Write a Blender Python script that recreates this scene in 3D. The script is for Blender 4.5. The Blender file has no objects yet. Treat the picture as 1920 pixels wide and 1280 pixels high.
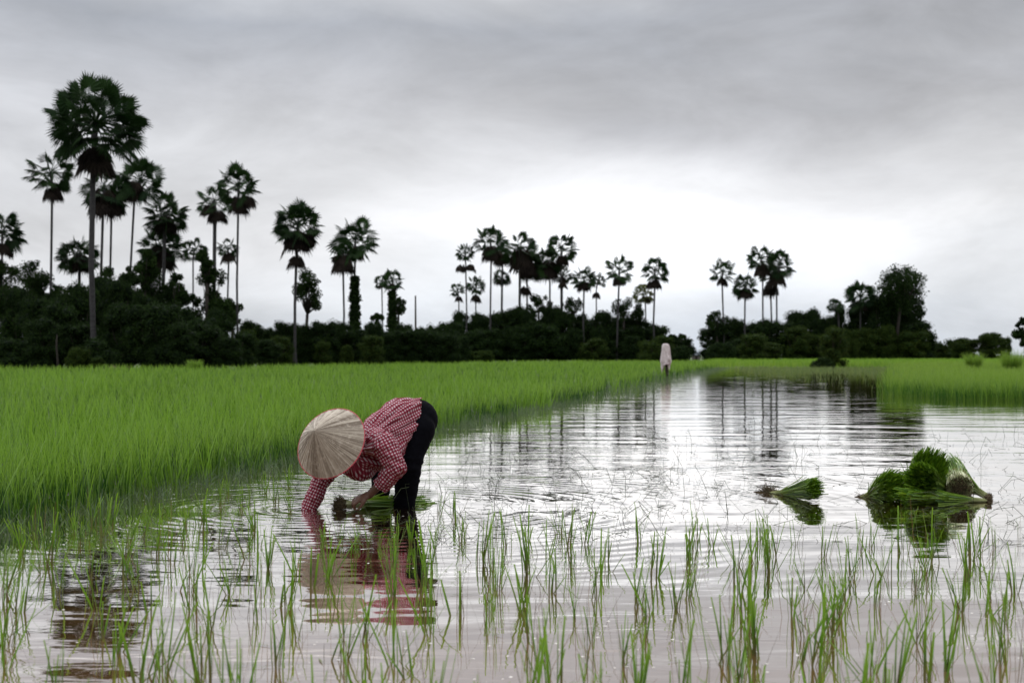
import bpy, bmesh, math, random
import numpy as np
from mathutils import Vector, Matrix, noise as mnoise
random.seed(7); rng = np.random.default_rng(7)
R = math.radians
sc = bpy.context.scene
C = sc.collection
F = 2667.0; CX = 960.0; HY = 665.0; H = 1.0      # focal length in photo pixels, horizon row, eye height

def W(px, py, d):                                  # photo pixel at depth d -> world point
    return Vector(((px-CX)/F*d, d, H-(py-HY)/F*d))

# ------------------------------------------------------------------ objects
def tag(o, label=None, cat=None, group=None, kind=None):
    if label: o['label'] = label
    if cat: o['category'] = cat
    if group: o['group'] = group
    if kind: o['kind'] = kind
    return o
def empty(name, loc, rz=0):
    o = bpy.data.objects.new(name, None); C.objects.link(o)
    o.location = loc; o.rotation_euler = (0, 0, rz); o.empty_display_size = .2
    return o
def link(name, me, mat=None, parent=None, smooth=False):
    o = bpy.data.objects.new(name, me); C.objects.link(o)
    if mat is not None and not me.materials: me.materials.append(mat)
    if smooth:
        me.polygons.foreach_set('use_smooth', [True]*len(me.polygons))
    if parent is not None: o.parent = parent
    return o
def np_mesh(name, V, Fc, attrs=None):
    """V (n,3); Fc (m,k) one face size; attrs {name:(n,)}"""
    me = bpy.data.meshes.new(name)
    V = np.asarray(V, np.float32); Fc = np.asarray(Fc, np.int32)
    n, (m, k) = len(V), Fc.shape
    me.vertices.add(n); me.vertices.foreach_set('co', V.ravel())
    me.loops.add(m*k); me.loops.foreach_set('vertex_index', Fc.ravel())
    me.polygons.add(m); me.polygons.foreach_set('loop_start', np.arange(0, m*k, k, dtype=np.int32))
    try: me.polygons.foreach_set('loop_total', np.full(m, k, np.int32))
    except Exception: pass
    for a, v in (attrs or {}).items():
        at = me.attributes.new(a, 'FLOAT', 'POINT'); at.data.foreach_set('value', np.asarray(v, np.float32))
    me.update(calc_edges=True); me.validate()
    return me
class MB:                                          # small mesh collector for lists
    def __init__(s): s.v = []; s.f = []; s.a = []
    def add(s, vs, fs, a=0.0):
        b = len(s.v); s.v += [tuple(x) for x in vs]; s.f += [tuple(i+b for i in f) for f in fs]
        s.a += [a]*len(vs) if not hasattr(a, '__len__') else list(a)
    def tube(s, pts, rad, n=8, cap=True, a=0.0):
        pts = [Vector(p) for p in pts]; rings = []; up = Vector((0, 0, 1))
        prev = None
        for i, p in enumerate(pts):
            t = (pts[min(i+1, len(pts)-1)]-pts[max(i-1, 0)]).normalized()
            if prev is None:
                x = t.cross(up if abs(t.z) < .9 else Vector((1, 0, 0))).normalized()
            else: x = (prev - t*prev.dot(t)).normalized()
            prev = x; y = t.cross(x); r = rad[i] if hasattr(rad, '__len__') else rad
            rings.append([p + (x*math.cos(2*math.pi*k/n)+y*math.sin(2*math.pi*k/n))*r for k in range(n)])
        vs = [v for r_ in rings for v in r_]; fs = []
        for i in range(len(pts)-1):
            for k in range(n):
                fs.append((i*n+k, i*n+(k+1) % n, (i+1)*n+(k+1) % n, (i+1)*n+k))
        if cap: fs.append(tuple(range(n-1, -1, -1))); fs.append(tuple((len(pts)-1)*n+k for k in range(n)))
        s.add(vs, fs, a)
    def mesh(s, name):
        me = bpy.data.meshes.new(name); me.from_pydata(s.v, [], s.f); me.update()
        at = me.attributes.new('var', 'FLOAT', 'POINT'); at.data.foreach_set('value', s.a)
        return me

# ------------------------------------------------------------------ materials
def mat(name):
    m = bpy.data.materials.new(name); m.use_nodes = True
    nt = m.node_tree; nt.nodes.clear()
    return m, nt
class N:
    def __init__(s, nt): s.nt = nt
    def n(s, typ, **kw):
        nd = s.nt.nodes.new(typ)
        for k, v in kw.items():
            if hasattr(nd, k): setattr(nd, k, v)
            else: raise KeyError(k)
        return nd
    def l(s, a, b): s.nt.links.new(a, b)
    def inp(s, node, key, v):
        if hasattr(v, 'is_linked') or isinstance(v, bpy.types.NodeSocket): s.l(v, node.inputs[key])
        else: node.inputs[key].default_value = v
    def math(s, op, a, b=0.0, c=0.0, clamp=False):
        m = s.n('ShaderNodeMath', operation=op, use_clamp=clamp)
        s.inp(m, 0, a); s.inp(m, 1, b); s.inp(m, 2, c); return m.outputs[0]
    def mix(s, f, a, b, blend='MIX'):
        m = s.n('ShaderNodeMix', data_type='RGBA', blend_type=blend)
        s.inp(m, 0, f); s.inp(m, 6, a if isinstance(a, bpy.types.NodeSocket) else (*a, 1)); s.inp(m, 7, b if isinstance(b, bpy.types.NodeSocket) else (*b, 1))
        return m.outputs[2]
    def noise(s, scale, detail=3, rough=.5, vec=None, dist=0.0, dim='3D'):
        t = s.n('ShaderNodeTexNoise', noise_dimensions=dim); t.inputs['Scale'].default_value = scale
        t.inputs['Detail'].default_value = detail; t.inputs['Roughness'].default_value = rough
        t.inputs['Distortion'].default_value = dist
        if vec is not None: s.l(vec, t.inputs['Vector'])
        return t.outputs['Fac']
    def attr(s, name): return s.n('ShaderNodeAttribute', attribute_name=name).outputs['Fac']
    def ramp(s, fac, stops, interp='LINEAR'):
        r = s.n('ShaderNodeValToRGB'); cr = r.color_ramp; cr.interpolation = interp
        while len(cr.elements) < len(stops): cr.elements.new(.5)
        for e, (p, c) in zip(cr.elements, stops):
            e.position = p; e.color = (*c, 1) if hasattr(c, '__len__') else (c, c, c, 1)
        s.l(fac, r.inputs[0]); return r.outputs[0]
    def mapr(s, v, a, b, c, d):
        m = s.n('ShaderNodeMapRange'); s.inp(m, 0, v)
        for i, x in enumerate((a, b, c, d)): s.inp(m, i+1, x)
        return m.outputs[0]
    def out(s, sh): o = s.n('ShaderNodeOutputMaterial'); s.l(sh, o.inputs[0])

def leaf_mat(name, ca, cb, trans=.35, rough=.5, nscale=0, tipc=None, spec=.3, footc=None):
    m, nt = mat(name); q = N(nt)
    col = q.mix(q.attr('var'), ca, cb)
    if tipc:
        t = q.attr('tt')
        col = q.mix(q.mapr(t, .45, 1.0, 0, 1), col, tipc)
    if footc: col = q.mix(q.mapr(q.math('ADD', q.attr('tt'), q.math('MULTIPLY', q.attr('var'), .3)), .30, .55, .75, 0), col, footc)
    if nscale:
        ob = q.n('ShaderNodeTexCoord').outputs['Object']
        f = q.noise(nscale, 2, .5, ob)
        col = q.mix(q.mapr(f, .35, .65, 0, .5), col, tuple(c*.55 for c in ca))
    p = q.n('ShaderNodeBsdfPrincipled'); q.l(col, p.inputs['Base Color'])
    p.inputs['Roughness'].default_value = rough; p.inputs['Specular IOR Level'].default_value = spec
    t = q.n('ShaderNodeBsdfTranslucent'); q.l(col, t.inputs[0])
    x = q.n('ShaderNodeMixShader'); x.inputs[0].default_value = trans
    q.l(p.outputs[0], x.inputs[1]); q.l(t.outputs[0], x.inputs[2]); q.out(x.outputs[0]); return m
def plain_mat(name, ca, cb=None, rough=.8, scale=8, bump=0, spec=.3, stretch=(1, 1, 1)):
    m, nt = mat(name); q = N(nt)
    tc = q.n('ShaderNodeTexCoord').outputs['Object']
    mp = q.n('ShaderNodeMapping'); mp.inputs['Scale'].default_value = stretch; q.l(tc, mp.inputs[0])
    f = q.noise(scale, 5, .6, mp.outputs[0])
    col = q.mix(q.mapr(f, .3, .7, 0, 1), ca, cb or tuple(c*.6 for c in ca))
    p = q.n('ShaderNodeBsdfPrincipled'); q.l(col, p.inputs['Base Color'])
    p.inputs['Roughness'].default_value = rough; p.inputs['Specular IOR Level'].default_value = spec
    if bump:
        b = q.n('ShaderNodeBump'); b.inputs['Strength'].default_value = 1; b.inputs['Distance'].default_value = bump
        q.l(f, b.inputs['Height']); q.l(b.outputs[0], p.inputs['Normal'])
    q.out(p.outputs[0]); return m

M_rice = leaf_mat('rice_leaf', (.010, .048, .003), (.135, .27, .020), .42, .36, tipc=(.20, .35, .035), spec=.4)
M_rice_dark = leaf_mat('rice_leaf_deep', (.022, .085, .006), (.15, .27, .024), .4, .42, tipc=(.19, .31, .04))
M_strip = leaf_mat('bank_grass', (.11, .22, .018), (.20, .33, .035), .4, .5)
M_seedling = leaf_mat('seedling_leaf', (.022, .078, .005), (.125, .265, .014), .38, .4, tipc=(.18, .32, .025), footc=(.13, .10, .035))
M_weed = leaf_mat('weed_stem', (.025, .04, .018), (.06, .075, .035), .2, .6)
M_mat = leaf_mat('marsh_weed', (.05, .09, .04), (.11, .16, .07), .3, .6)
M_bundle = leaf_mat('bundle_leaf', (.035, .14, .008), (.09, .26, .012), .35, .45)
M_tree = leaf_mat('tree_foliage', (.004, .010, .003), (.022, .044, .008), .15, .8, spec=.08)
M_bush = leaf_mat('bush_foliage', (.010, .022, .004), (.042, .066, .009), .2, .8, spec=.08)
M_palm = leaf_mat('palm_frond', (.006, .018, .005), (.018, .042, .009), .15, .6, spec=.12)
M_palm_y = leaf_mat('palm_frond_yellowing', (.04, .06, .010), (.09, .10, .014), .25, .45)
M_dead = leaf_mat('dead_frond', (.012, .009, .008), (.030, .023, .018), .08, .9, spec=.08)
M_trunk = plain_mat('palm_trunk', (.045, .042, .042), (.02, .019, .02), .9, 3, .02, stretch=(1, 1, 4))
M_bark = plain_mat('bark', (.03, .024, .018), (.012, .010, .008), .9, 4, .02)
M_post = plain_mat('weathered_post', (.05, .04, .032), (.02, .017, .014), .9, 6, .01, stretch=(3, 3, 1))

# ------------------------------------------------------------------ world
w = bpy.data.worlds.new('World'); sc.world = w; w.use_nodes = True
nt = w.node_tree; nt.nodes.clear(); q = N(nt)
SUN_EL, SUN_AZ = R(38), R(8)      # behind the tree line, a little to the side
sky = q.n('ShaderNodeTexSky', sky_type='NISHITA', sun_disc=False, sun_elevation=SUN_EL, sun_rotation=SUN_AZ)
sky.air_density = 2; sky.dust_density = 4
tc = q.n('ShaderNodeTexCoord').outputs['Generated']
sep = q.n('ShaderNodeSeparateXYZ'); q.l(tc, sep.inputs[0]); X, Y, Z = sep.outputs
mp = q.n('ShaderNodeMapping'); mp.inputs['Scale'].default_value = (1.0, 1.0, 2.7); mp.inputs['Rotation'].default_value = (0, R(-16), 0); q.l(tc, mp.inputs[0])
n1 = q.noise(3.4, 5, .52, mp.outputs[0], .35)
n2 = q.noise(7.0, 7, .6, mp.outputs[0], .3)
n3 = q.noise(1.8, 3, .5, mp.outputs[0])
zz = q.math('ADD', Z, q.math('MULTIPLY', q.math('SUBTRACT', n1, .5), .13))
zz = q.math('ADD', zz, q.math('MULTIPLY', X, -.03))
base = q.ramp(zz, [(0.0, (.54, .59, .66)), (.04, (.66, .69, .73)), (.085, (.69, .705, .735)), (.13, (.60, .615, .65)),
                   (.175, (.46, .475, .515)), (.235, (.34, .365, .415)), (.26, (.42, .44, .48)), (.32, (1.3, 1.34, 1.39)), (1.0, (1.75, 1.80, 1.88))], 'LINEAR')  # top stops: sky above the view, brightened to add ambient light and whiten water
tex = q.math('ADD', q.math('MULTIPLY', q.math('SUBTRACT', n2, .5), .85), q.math('ADD', 1.0, q.math('MULTIPLY', q.math('SUBTRACT', n3, .5), .45)))
# brighter break in the cloud behind the trees
v = q.n('ShaderNodeCombineXYZ'); q.l(q.math('SUBTRACT', X, .09), v.inputs[0]); q.l(q.math('MULTIPLY', q.math('SUBTRACT', Z, .082), 3.6), v.inputs[2])
ln = q.n('ShaderNodeVectorMath', operation='LENGTH'); q.l(v.outputs[0], ln.inputs[0])
front = q.math('GREATER_THAN', Y, 0)
glow = q.math('MULTIPLY', q.math('POWER', q.mapr(ln.outputs['Value'], .0, .34, .95, 0.0), 1.7), front)
side_ = q.math('MULTIPLY', q.math('MULTIPLY', X, q.mapr(Z, .06, .2, 0, -.55)), front)
tex2 = q.math('ADD', q.math('ADD', tex, side_), glow)
cloud = q.n('ShaderNodeVectorMath', operation='SCALE'); q.l(base, cloud.inputs[0]); q.l(tex2, cloud.inputs['Scale'])
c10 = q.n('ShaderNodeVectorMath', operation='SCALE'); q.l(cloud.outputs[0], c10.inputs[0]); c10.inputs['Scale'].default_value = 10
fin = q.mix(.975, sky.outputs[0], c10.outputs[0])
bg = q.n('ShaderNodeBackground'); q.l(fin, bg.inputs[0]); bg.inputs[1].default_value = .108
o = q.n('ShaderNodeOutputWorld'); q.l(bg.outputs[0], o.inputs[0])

L = bpy.data.lights.new('sun', 'SUN'); L.energy = .9; L.angle = R(25); L.color = (1, .96, .9)
lo = bpy.data.objects.new('sun', L); C.objects.link(lo)
sd = Vector((math.sin(SUN_AZ)*math.cos(SUN_EL), math.cos(SUN_AZ)*math.cos(SUN_EL), math.sin(SUN_EL)))
lo.rotation_euler = (-sd).to_track_quat('-Z', 'Y').to_euler(); lo.location = (0, 20, 30)

# ------------------------------------------------------------------ camera
cam = bpy.data.cameras.new('camera'); co = bpy.data.objects.new('camera', cam); C.objects.link(co); sc.camera = co
co.location = (0, 0, H); co.rotation_euler = (R(90), 0, 0)
cam.sensor_width = 36; cam.lens = 36*F/1920; cam.shift_y = 25/1920; cam.clip_start = .05; cam.clip_end = 6000
cam.dof.use_dof = True; cam.dof.focus_distance = 9.2; cam.dof.aperture_fstop = 4.4

# ------------------------------------------------------------------ setting: ground and water
EY = [0, 3.5, 6, 8.1, 9.9, 12.4, 19, 25.4, 40, 56.7, 95, 112, 190, 400]
EX = [-8, -5, -3.7, -2.95, -2.5, -2.14, -.95, .38, 3.1, 5.95, 13.2, 16.2, 28, 60]
def edge_x(y): return np.interp(y, EY, EX) + (.10*np.sin(np.asarray(y)*1.7)+.07*np.sin(np.asarray(y)*4.3+1)+.05*np.sin(np.asarray(y)*9.1))*np.clip(np.asarray(y)/20, .5, 2.2)
def back_d(px): return np.interp(px, [-300, 0, 420, 620, 830, 1330, 1700, 2200], [77, 77, 80, 100, 135, 178, 178, 178])
def grid_mesh(name, xs, ys, zf):
    V = [(x, y, zf(x, y)) for y in ys for x in xs]; n = len(xs)
    Fc = [(j*n+i, j*n+i+1, (j+1)*n+i+1, (j+1)*n+i) for j in range(len(ys)-1) for i in range(n-1)]
    return np_mesh(name, V, Fc)
m, nt = mat('field_ground'); q = N(nt)
ob = q.n('ShaderNodeTexCoord').outputs['Object']
f = q.noise(.05, 6, .6, ob); g = q.noise(2, 5, .6, ob)
col = q.mix(q.mapr(f, .4, .6, 0, 1), (.05, .10, .02), (.09, .13, .035))
col = q.mix(q.mapr(g, .45, .7, 0, .6), col, (.06, .045, .03))
p = q.n('ShaderNodeBsdfPrincipled'); q.l(col, p.inputs['Base Color']); p.inputs['Roughness'].default_value = .95; q.out(p.outputs[0]); M_ground = m
xs = [-3000, -900, -300] + list(np.linspace(-120, 120, 61)) + [300, 900, 3000]
ys = [-300, -60, -5, 20, 60, 76, 90, 104, 109, 114, 120, 140, 160, 180, 220, 300, 600, 1500, 4000]
def gz(x, y):
    px = CX+F*x/max(y, 1)
    if y >= 114 and x > edge_x(y)-2: return .10
    if y > back_d(px) and y > 70: return .12
    if abs(x) > 250 or y < -50: return .1
    return -.35
tag(link('ground', grid_mesh('ground', xs, ys, gz), M_ground, smooth=True), kind='structure')
M_mud = plain_mat('paddy_mud', (.035, .045, .018), (.02, .018, .010), .7, 3, .01)
ys = list(np.linspace(3, 30, 55)) + list(np.linspace(32, 190, 80)); Vv = []; 
for y in ys:
    e = float(edge_x(y))
    for k, dx in enumerate((-.0, -.35, -.9, -3, -12, -60, -200)): Vv.append((e+dx, y, (-.08, -.015, .012, .02, .02, .02, .02)[k]))
Fc = [(j*7+i, (j+1)*7+i, (j+1)*7+i+1, j*7+i+1) for j in range(len(ys)-1) for i in range(6)]
tag(link('paddy_mud', np_mesh('paddy_mud', Vv, Fc), M_mud, smooth=True), kind='structure')

# water
m, nt = mat('muddy_water'); q = N(nt)
ob = q.n('ShaderNodeTexCoord').outputs['Object']
sp = q.n('ShaderNodeSeparateXYZ'); q.l(ob, sp.inputs[0]); x, y, _ = sp.outputs
def rings(cx, cy, k, amp, fall, dist):
    dx = q.math('SUBTRACT', x, cx); dy = q.math('SUBTRACT', y, cy)
    r = q.math('SQRT', q.math('ADD', q.math('MULTIPLY', dx, dx), q.math('MULTIPLY', dy, dy)))
    wob = q.math('MULTIPLY', q.noise(1.3, 2, .5, ob), dist)
    s_ = q.math('SINE', q.math('ADD', q.math('MULTIPLY', r, k), wob))
    env = q.math('MULTIPLY', q.math('MULTIPLY', amp, q.mapr(y, 6.0, 9.0, .20, 1.0)), q.math('EXPONENT', q.math('MULTIPLY', r, -1.0/fall)))
    env = q.math('MULTIPLY', env, q.mapr(q.noise(.9, 2, .5, ob), .35, .65, .35, 1.25))
    return q.math('MULTIPLY', s_, env)
patch = q.mapr(q.noise(.55, 2, .5, ob), .42, .62, .15, 1.0)
mpw = q.n('ShaderNodeMapping'); mpw.inputs['Scale'].default_value = (.35, 1, 1); mpw.inputs['Rotation'].default_value = (0, 0, R(8)); q.l(ob, mpw.inputs[0])
chop = q.math('MULTIPLY', q.math('SUBTRACT', q.noise(7.5, 2, .45, mpw.outputs[0], .4), .5), .0030)
fine = q.math('MULTIPLY', q.math('SUBTRACT', q.noise(22, 2, .5, mpw.outputs[0], .5), .5), .0007)
swell = q.math('MULTIPLY', q.math('SUBTRACT', q.noise(1.6, 2, .4, mpw.outputs[0]), .5), .014)
h1 = rings(-1.25, 9.25, 52, .00085, 3.4, 5.0)
h2 = rings(-.70, 9.4, 41, .00095, 4.6, 7.0)
hsum = q.math('ADD', q.math('MULTIPLY', q.math('MULTIPLY', q.math('ADD', chop, fine), patch), q.mapr(y, 14, 45, 1.0, .38)), q.math('ADD', swell, q.math('ADD', h1, h2)))
b = q.n('ShaderNodeBump'); b.inputs['Strength'].default_value = 1; b.inputs['Distance'].default_value = 1.0; q.l(hsum, b.inputs['Height'])
silt = q.mix(q.mapr(q.noise(.8, 4, .6, ob), .35, .65, 0, 1), (.175, .080, .030), (.23, .112, .048))
df = q.n('ShaderNodeBsdfDiffuse'); q.l(silt, df.inputs[0])
gl = q.n('ShaderNodeBsdfGlossy'); gl.inputs['Roughness'].default_value = .015; gl.inputs[0].default_value = (1, .975, .945, 1); q.l(b.outputs[0], gl.inputs['Normal'])
fr = q.n('ShaderNodeFresnel'); fr.inputs[0].default_value = 1.6; q.l(b.outputs[0], fr.inputs['Normal'])
mx = q.n('ShaderNodeMixShader'); q.l(q.mapr(fr.outputs[0], .06, .46, .31, .99), mx.inputs[0]); q.l(df.outputs[0], mx.inputs[1]); q.l(gl.outputs[0], mx.inputs[2])
q.out(mx.outputs[0]); M_water = m
tag(link('water', np_mesh('water', [(-200, -40, 0), (200, -40, 0), (200, 112.5, 0), (-200, 112.5, 0)], [(0, 1, 2, 3)]), M_water), kind='structure')

# ------------------------------------------------------------------ blades
def blade_arrays(P, h, wd, lean_az, lean, bend, seg=3, tipw=.08, face_az=None, var=None):
    n = len(P); t = np.linspace(0, 1, seg+1)
    dirh = np.stack([np.cos(lean_az), np.sin(lean_az), np.zeros(n)], 1)
    if face_az is None: face_az = rng.uniform(0, math.pi, n)
    wdv = np.stack([np.cos(face_az), np.sin(face_az), np.zeros(n)], 1)
    off = (lean[:, None]*t + bend[:, None]*t**2.2)*h[:, None]
    zz = h[:, None]*t*np.sqrt(np.clip(1-(lean[:, None]+bend[:, None]*t*.9)**2*.8, .15, 1))
    cen = P[:, None, :] + dirh[:, None, :]*off[..., None] + np.array([0, 0, 1])*zz[..., None]
    prof = np.where(t < .25, .75+t, 1.0) * (1-(1-tipw)*np.clip((t-.35)/.65, 0, 1)**1.5)
    hw = .5*wd[:, None]*prof[None]
    V = np.stack([cen-wdv[:, None, :]*hw[..., None], cen+wdv[:, None, :]*hw[..., None]], 2).reshape(-1, 3)
    base = (np.arange(n)*(seg+1)*2)[:, None]; k = np.arange(seg)[None]*2
    Fc = np.stack([base+k, base+k+1, base+k+3, base+k+2], -1).reshape(-1, 4)
    if var is None: var = rng.random(n)
    return V, Fc, np.repeat(var, (seg+1)*2), np.tile(np.repeat(t, 2), n)
def join(parts):
    V = []; Fc = []; a = []; tt = []; b = 0
    for (v, f, x_, t_) in parts: V.append(v); Fc.append(f+b); a.append(x_); tt.append(t_); b += len(v)
    return np.concatenate(V), np.concatenate(Fc), {'var': np.concatenate(a), 'tt': np.concatenate(tt)}

def field_points(d0, d1, dens, xl, xr):
    ys = []; xs = []; step = max((d1-d0)/12, .3); y = d0
    while y < d1-1e-6:
        y2 = min(y+step, d1); a, c = float(xl((y+y2)/2)), float(xr((y+y2)/2))
        if c > a:
            k = int((c-a)*(y2-y)*dens); yy = rng.uniform(y, y2, k); 
            l_, r_ = xl(yy), xr(yy); xs.append(l_+(r_-l_)*rng.random(k)); ys.append(yy)
        y = y2
    return (np.concatenate(xs), np.concatenate(ys)) if xs else (np.zeros(0), np.zeros(0))
left = lambda y: -.42*np.asarray(y)-1.0
parts = []
def rice(x_, y_, hm, wm, seg=3, z=0.0, lo_=.58, hi_=1.24):
    n = len(x_)
    big = np.array([mnoise.noise(Vector((a*.35, b_*.2, 0))) for a, b_ in zip(x_, y_)])
    h = hm*rng.uniform(lo_, hi_, n)*(1+.22*big)
    P = np.stack([x_, y_, np.full(n, z)], 1)
    laz = rng.uniform(0, 2*math.pi, n)
    var = np.clip(rng.random(n)**1.2*.95+.6*big, 0, 1)
    return blade_arrays(P, h, wm*rng.uniform(.7, 1.3, n), laz, rng.uniform(.0, .28, n), rng.uniform(0, .38, n)**1.3, seg, .06, var=var)
inner = lambda y: edge_x(y)-.02
for d0, d1, dens, hm, wm, seg, stripw in ((5.5, 9, 620, .41, .0068, 4, 1.6), (9, 14, 460, .42, .008, 4, 1.8), (14, 22, 250, .43, .010, 3, 2.5), (22, 36, 110, .44, .015, 3, 4), (36, 60, 45, .45, .022, 2, 0), (60, 110, 18, .46, .036, 2, 0), (110, 182, 9, .46, .055, 2, 0)):
    def bl(y): return np.maximum(left(y), -1e9)
    a, b_ = field_points(d0, d1, dens*.55, bl, inner)
    if d0 >= 55:
        px = CX+F*a/b_; k = b_ < back_d(px); a, b_ = a[k], b_[k]
    parts.append(rice(a, b_, hm, wm, seg))
    if stripw:
        a, b_ = field_points(d0, d1, dens*.55, lambda y: edge_x(y)-stripw, lambda y: edge_x(y)-.10)
        parts.append(rice(a, b_, hm*.92, wm, seg, -.01, .5, 1.1))
V, Fc, A = join(parts); print('rice blades', len(Fc))
tag(link('rice_field', np_mesh('rice_field', V, Fc, A), M_rice), kind='stuff')
# weedy mat along the foot of the left field
parts = []
for d0, d1, dens, ww in ((5.5, 14, 420, .16), (14, 30, 160, .35), (30, 110, 30, 1.0)):
    a, b_ = field_points(d0, d1, dens, lambda y: edge_x(y)-ww*1.5, lambda y: edge_x(y)+ww)
    n = len(a); s_ = 1+d0/25
    parts.append(blade_arrays(np.stack([a, b_, np.full(n, -.01)], 1), rng.uniform(.05, .17, n)*(1 if d0 < 30 else 1.3), .004*s_*rng.uniform(.7, 1.5, n), rng.uniform(0, 6.28, n), rng.uniform(.2, .8, n), rng.uniform(0, .4, n), 3, .3))
V, Fc, A = join(parts)
tag(link('marsh_weeds', np_mesh('marsh_weeds', V, Fc, A), M_mat), kind='stuff')
# right hand rice plot
parts = []
rl = lambda y: np.asarray(y)*.268 + .25*np.sin(np.asarray(y)*2.1) + .22*np.sin(np.asarray(y)*.83)+np.clip(35-np.asarray(y), 0, 9)*.35 - np.clip(np.asarray(y)-60, 0, 99)*.0
rr = lambda y: np.asarray(y)*.42+1
for d0, d1, dens, wm in ((31.6, 40, 190, .011), (40, 60, 70, .017), (60, 107, 24, .03)):
    a, b_ = field_points(d0, d1, dens, rl, rr)
    parts.append(rice(a, b_, .50, wm, 3))
a, b_ = field_points(31.2, 33.5, 200, rl, rr); parts.append(rice(a, b_, .44, .011, 3, 0, .5, 1.1))
V, Fc, A = join(parts)
tag(link('rice_plot', np_mesh('rice_plot', V, Fc, A), M_rice_dark), kind='stuff')
# pale grass beyond the water
parts = []
for d0, d1, dens, wm in ((107, 135, 16, .05), (135, 178, 9, .07)):
    a, b_ = field_points(d0, d1, dens, lambda y: edge_x(y)-1, lambda y: np.asarray(y)*.42+4)
    parts.append(rice(a, b_, .55, wm, 2, .02, .6, 1.25))
V, Fc, A = join(parts)
tag(link('bank_grass', np_mesh('bank_grass', V, Fc, A), M_strip), kind='stuff')
# emergent weeds far out on the water
parts = []
a, b_ = field_points(46, 107, 16.0, lambda y: edge_x(y)+.6+(107-np.asarray(y))*.085, lambda y: np.asarray(y)*.268)
keep = (rng.random(len(a)) < np.clip((b_-44)/42, .04, 1)**1.5) & np.array([mnoise.noise(Vector((p_*.3, q_*.12, 3))) > -.12 for p_, q_ in zip(a, b_)])
a, b_ = a[keep], b_[keep]; n = len(a)
parts.append(blade_arrays(np.stack([a, b_, np.full(n, -.01)], 1), rng.uniform(.05, .32, n), rng.uniform(.012, .03, n), rng.uniform(0, 6.28, n), rng.uniform(0, .5, n), rng.uniform(0, .5, n), 2, .3))
a, b_ = field_points(32, 60, .9, lambda y: edge_x(y)+3, lambda y: np.asarray(y)*.262)
keep = np.array([mnoise.noise(Vector((p_*.35, q_*.2, 9))) > .08 for p_, q_ in zip(a, b_)]); a, b_ = a[keep], b_[keep]; n = len(a)
parts.append(blade_arrays(np.stack([a, b_, np.full(n, -.01)], 1), rng.uniform(.05, .3, n), rng.uniform(.006, .014, n), rng.uniform(0, 6.28, n), rng.uniform(0, .6, n), rng.uniform(0, .5, n), 2, .3))
V, Fc, A = join(parts)
M_em = leaf_mat('emergent_grass', (.06, .11, .03), (.15, .20, .05), .35, .5)
tag(link('emergent_grass', np_mesh('emergent_grass', V, Fc, A), M_em), kind='stuff')

# thin broken weed stems and floating bits on the open water
tw = []
def stem_pts(x0, y0):
    a_ = random.uniform(0, 6.28); L_ = random.uniform(.04, .2); z0 = -.005; el = random.choice([random.uniform(.0, .3), random.uniform(.5, 1.5)])
    pts = [Vector((x0, y0, z0))]
    for s_ in range(random.randint(1, 3)):
        dv = Vector((math.cos(a_)*math.cos(el), math.sin(a_)*math.cos(el), math.sin(el)))
        nx = pts[-1]+dv*L_; nx.z = max(nx.z, -.004); pts.append(nx); a_ += random.uniform(-1, 1); el = max(-1.2, el-random.uniform(.1, 1.5)); L_ *= random.uniform(.4, .9)
    return pts
tb = MB()
for i in range(1500):
    y0 = 7.5+12*random.random()**1.25
    x0 = random.uniform(float(edge_x(y0))+.3, .40*y0)
    dens = mnoise.noise(Vector((x0*.9, y0*.7, 5)))
    boost = math.exp(-((x0-.6)/1.4)**2-((y0-11)/3.5)**2)
    if random.random() > .30+.8*dens+.85*boost: continue
    r0 = random.uniform(.0008, .0019)
    pts = stem_pts(x0, y0)
    tb.tube(pts, r0, 3, False, random.random())
    for k in range(random.randint(0, 2)):
        q0 = random.choice(pts); tb.tube([q0, q0+Vector((random.uniform(-.05, .05), random.uniform(-.05, .05), random.uniform(0, .04)))], r0*.8, 3, False, random.random())
tag(link('water_weeds', tb.mesh('water_weeds'), M_weed), kind='stuff')
# scraps of leaf lying flat on the near water
n = 420; yy = 4.0+6.5*rng.random(n); xx = rng.uniform(-.4, .4, n)*yy; k = xx > edge_x(yy)+.15; xx, yy = xx[k], yy[k]; n = len(xx)
az = rng.normal(0, .5, n); Ls = rng.uniform(.02, .13, n); dv = np.stack([np.cos(az), np.sin(az), rng.uniform(0, .1, n)], 1)*Ls[:, None]
nv = np.stack([-np.sin(az), np.cos(az), np.zeros(n)], 1)*rng.uniform(.0015, .004, n)[:, None]
P = np.stack([xx, yy, np.full(n, .003)], 1)
V = np.stack([P, P+dv*.5-nv, P+dv, P+dv*.5+nv], 1).reshape(-1, 3)
M_scrap = leaf_mat('leaf_scraps', (.04, .07, .015), (.13, .15, .05), .2, .5)
tag(link('leaf_scraps', np_mesh('leaf_scraps', V, np.arange(n*4).reshape(-1, 4), {'var': rng.random(n*4)}), M_scrap), kind='stuff')
# bubbles of foam
mb = MB()
for i in range(620):
    y0 = 4.0+5.6*random.random()**1.3; x0 = random.uniform(-.38, .38)*y0
    if x0 < edge_x(y0)+.1: continue
    if mnoise.noise(Vector((x0*1.4, y0*1.4, 1))) < -.05: continue
    r0 = random.uniform(.0015, .006); 
    vs = [(x0+r0*random.uniform(.8, 1.6)*math.cos(t_), y0+r0*math.sin(t_), .0006) for t_ in [k*math.pi/3 for k in range(6)]]+[(x0, y0, r0*.35)]
    mb.add(vs, [(k, (k+1) % 6, 6) for k in range(6)], .5)
M_foam = plain_mat('foam', (.75, .73, .70), (.6, .57, .53), .35, 30, 0, .5)
tag(link('foam', mb.mesh('foam'), M_foam, smooth=True), kind='stuff')

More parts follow.
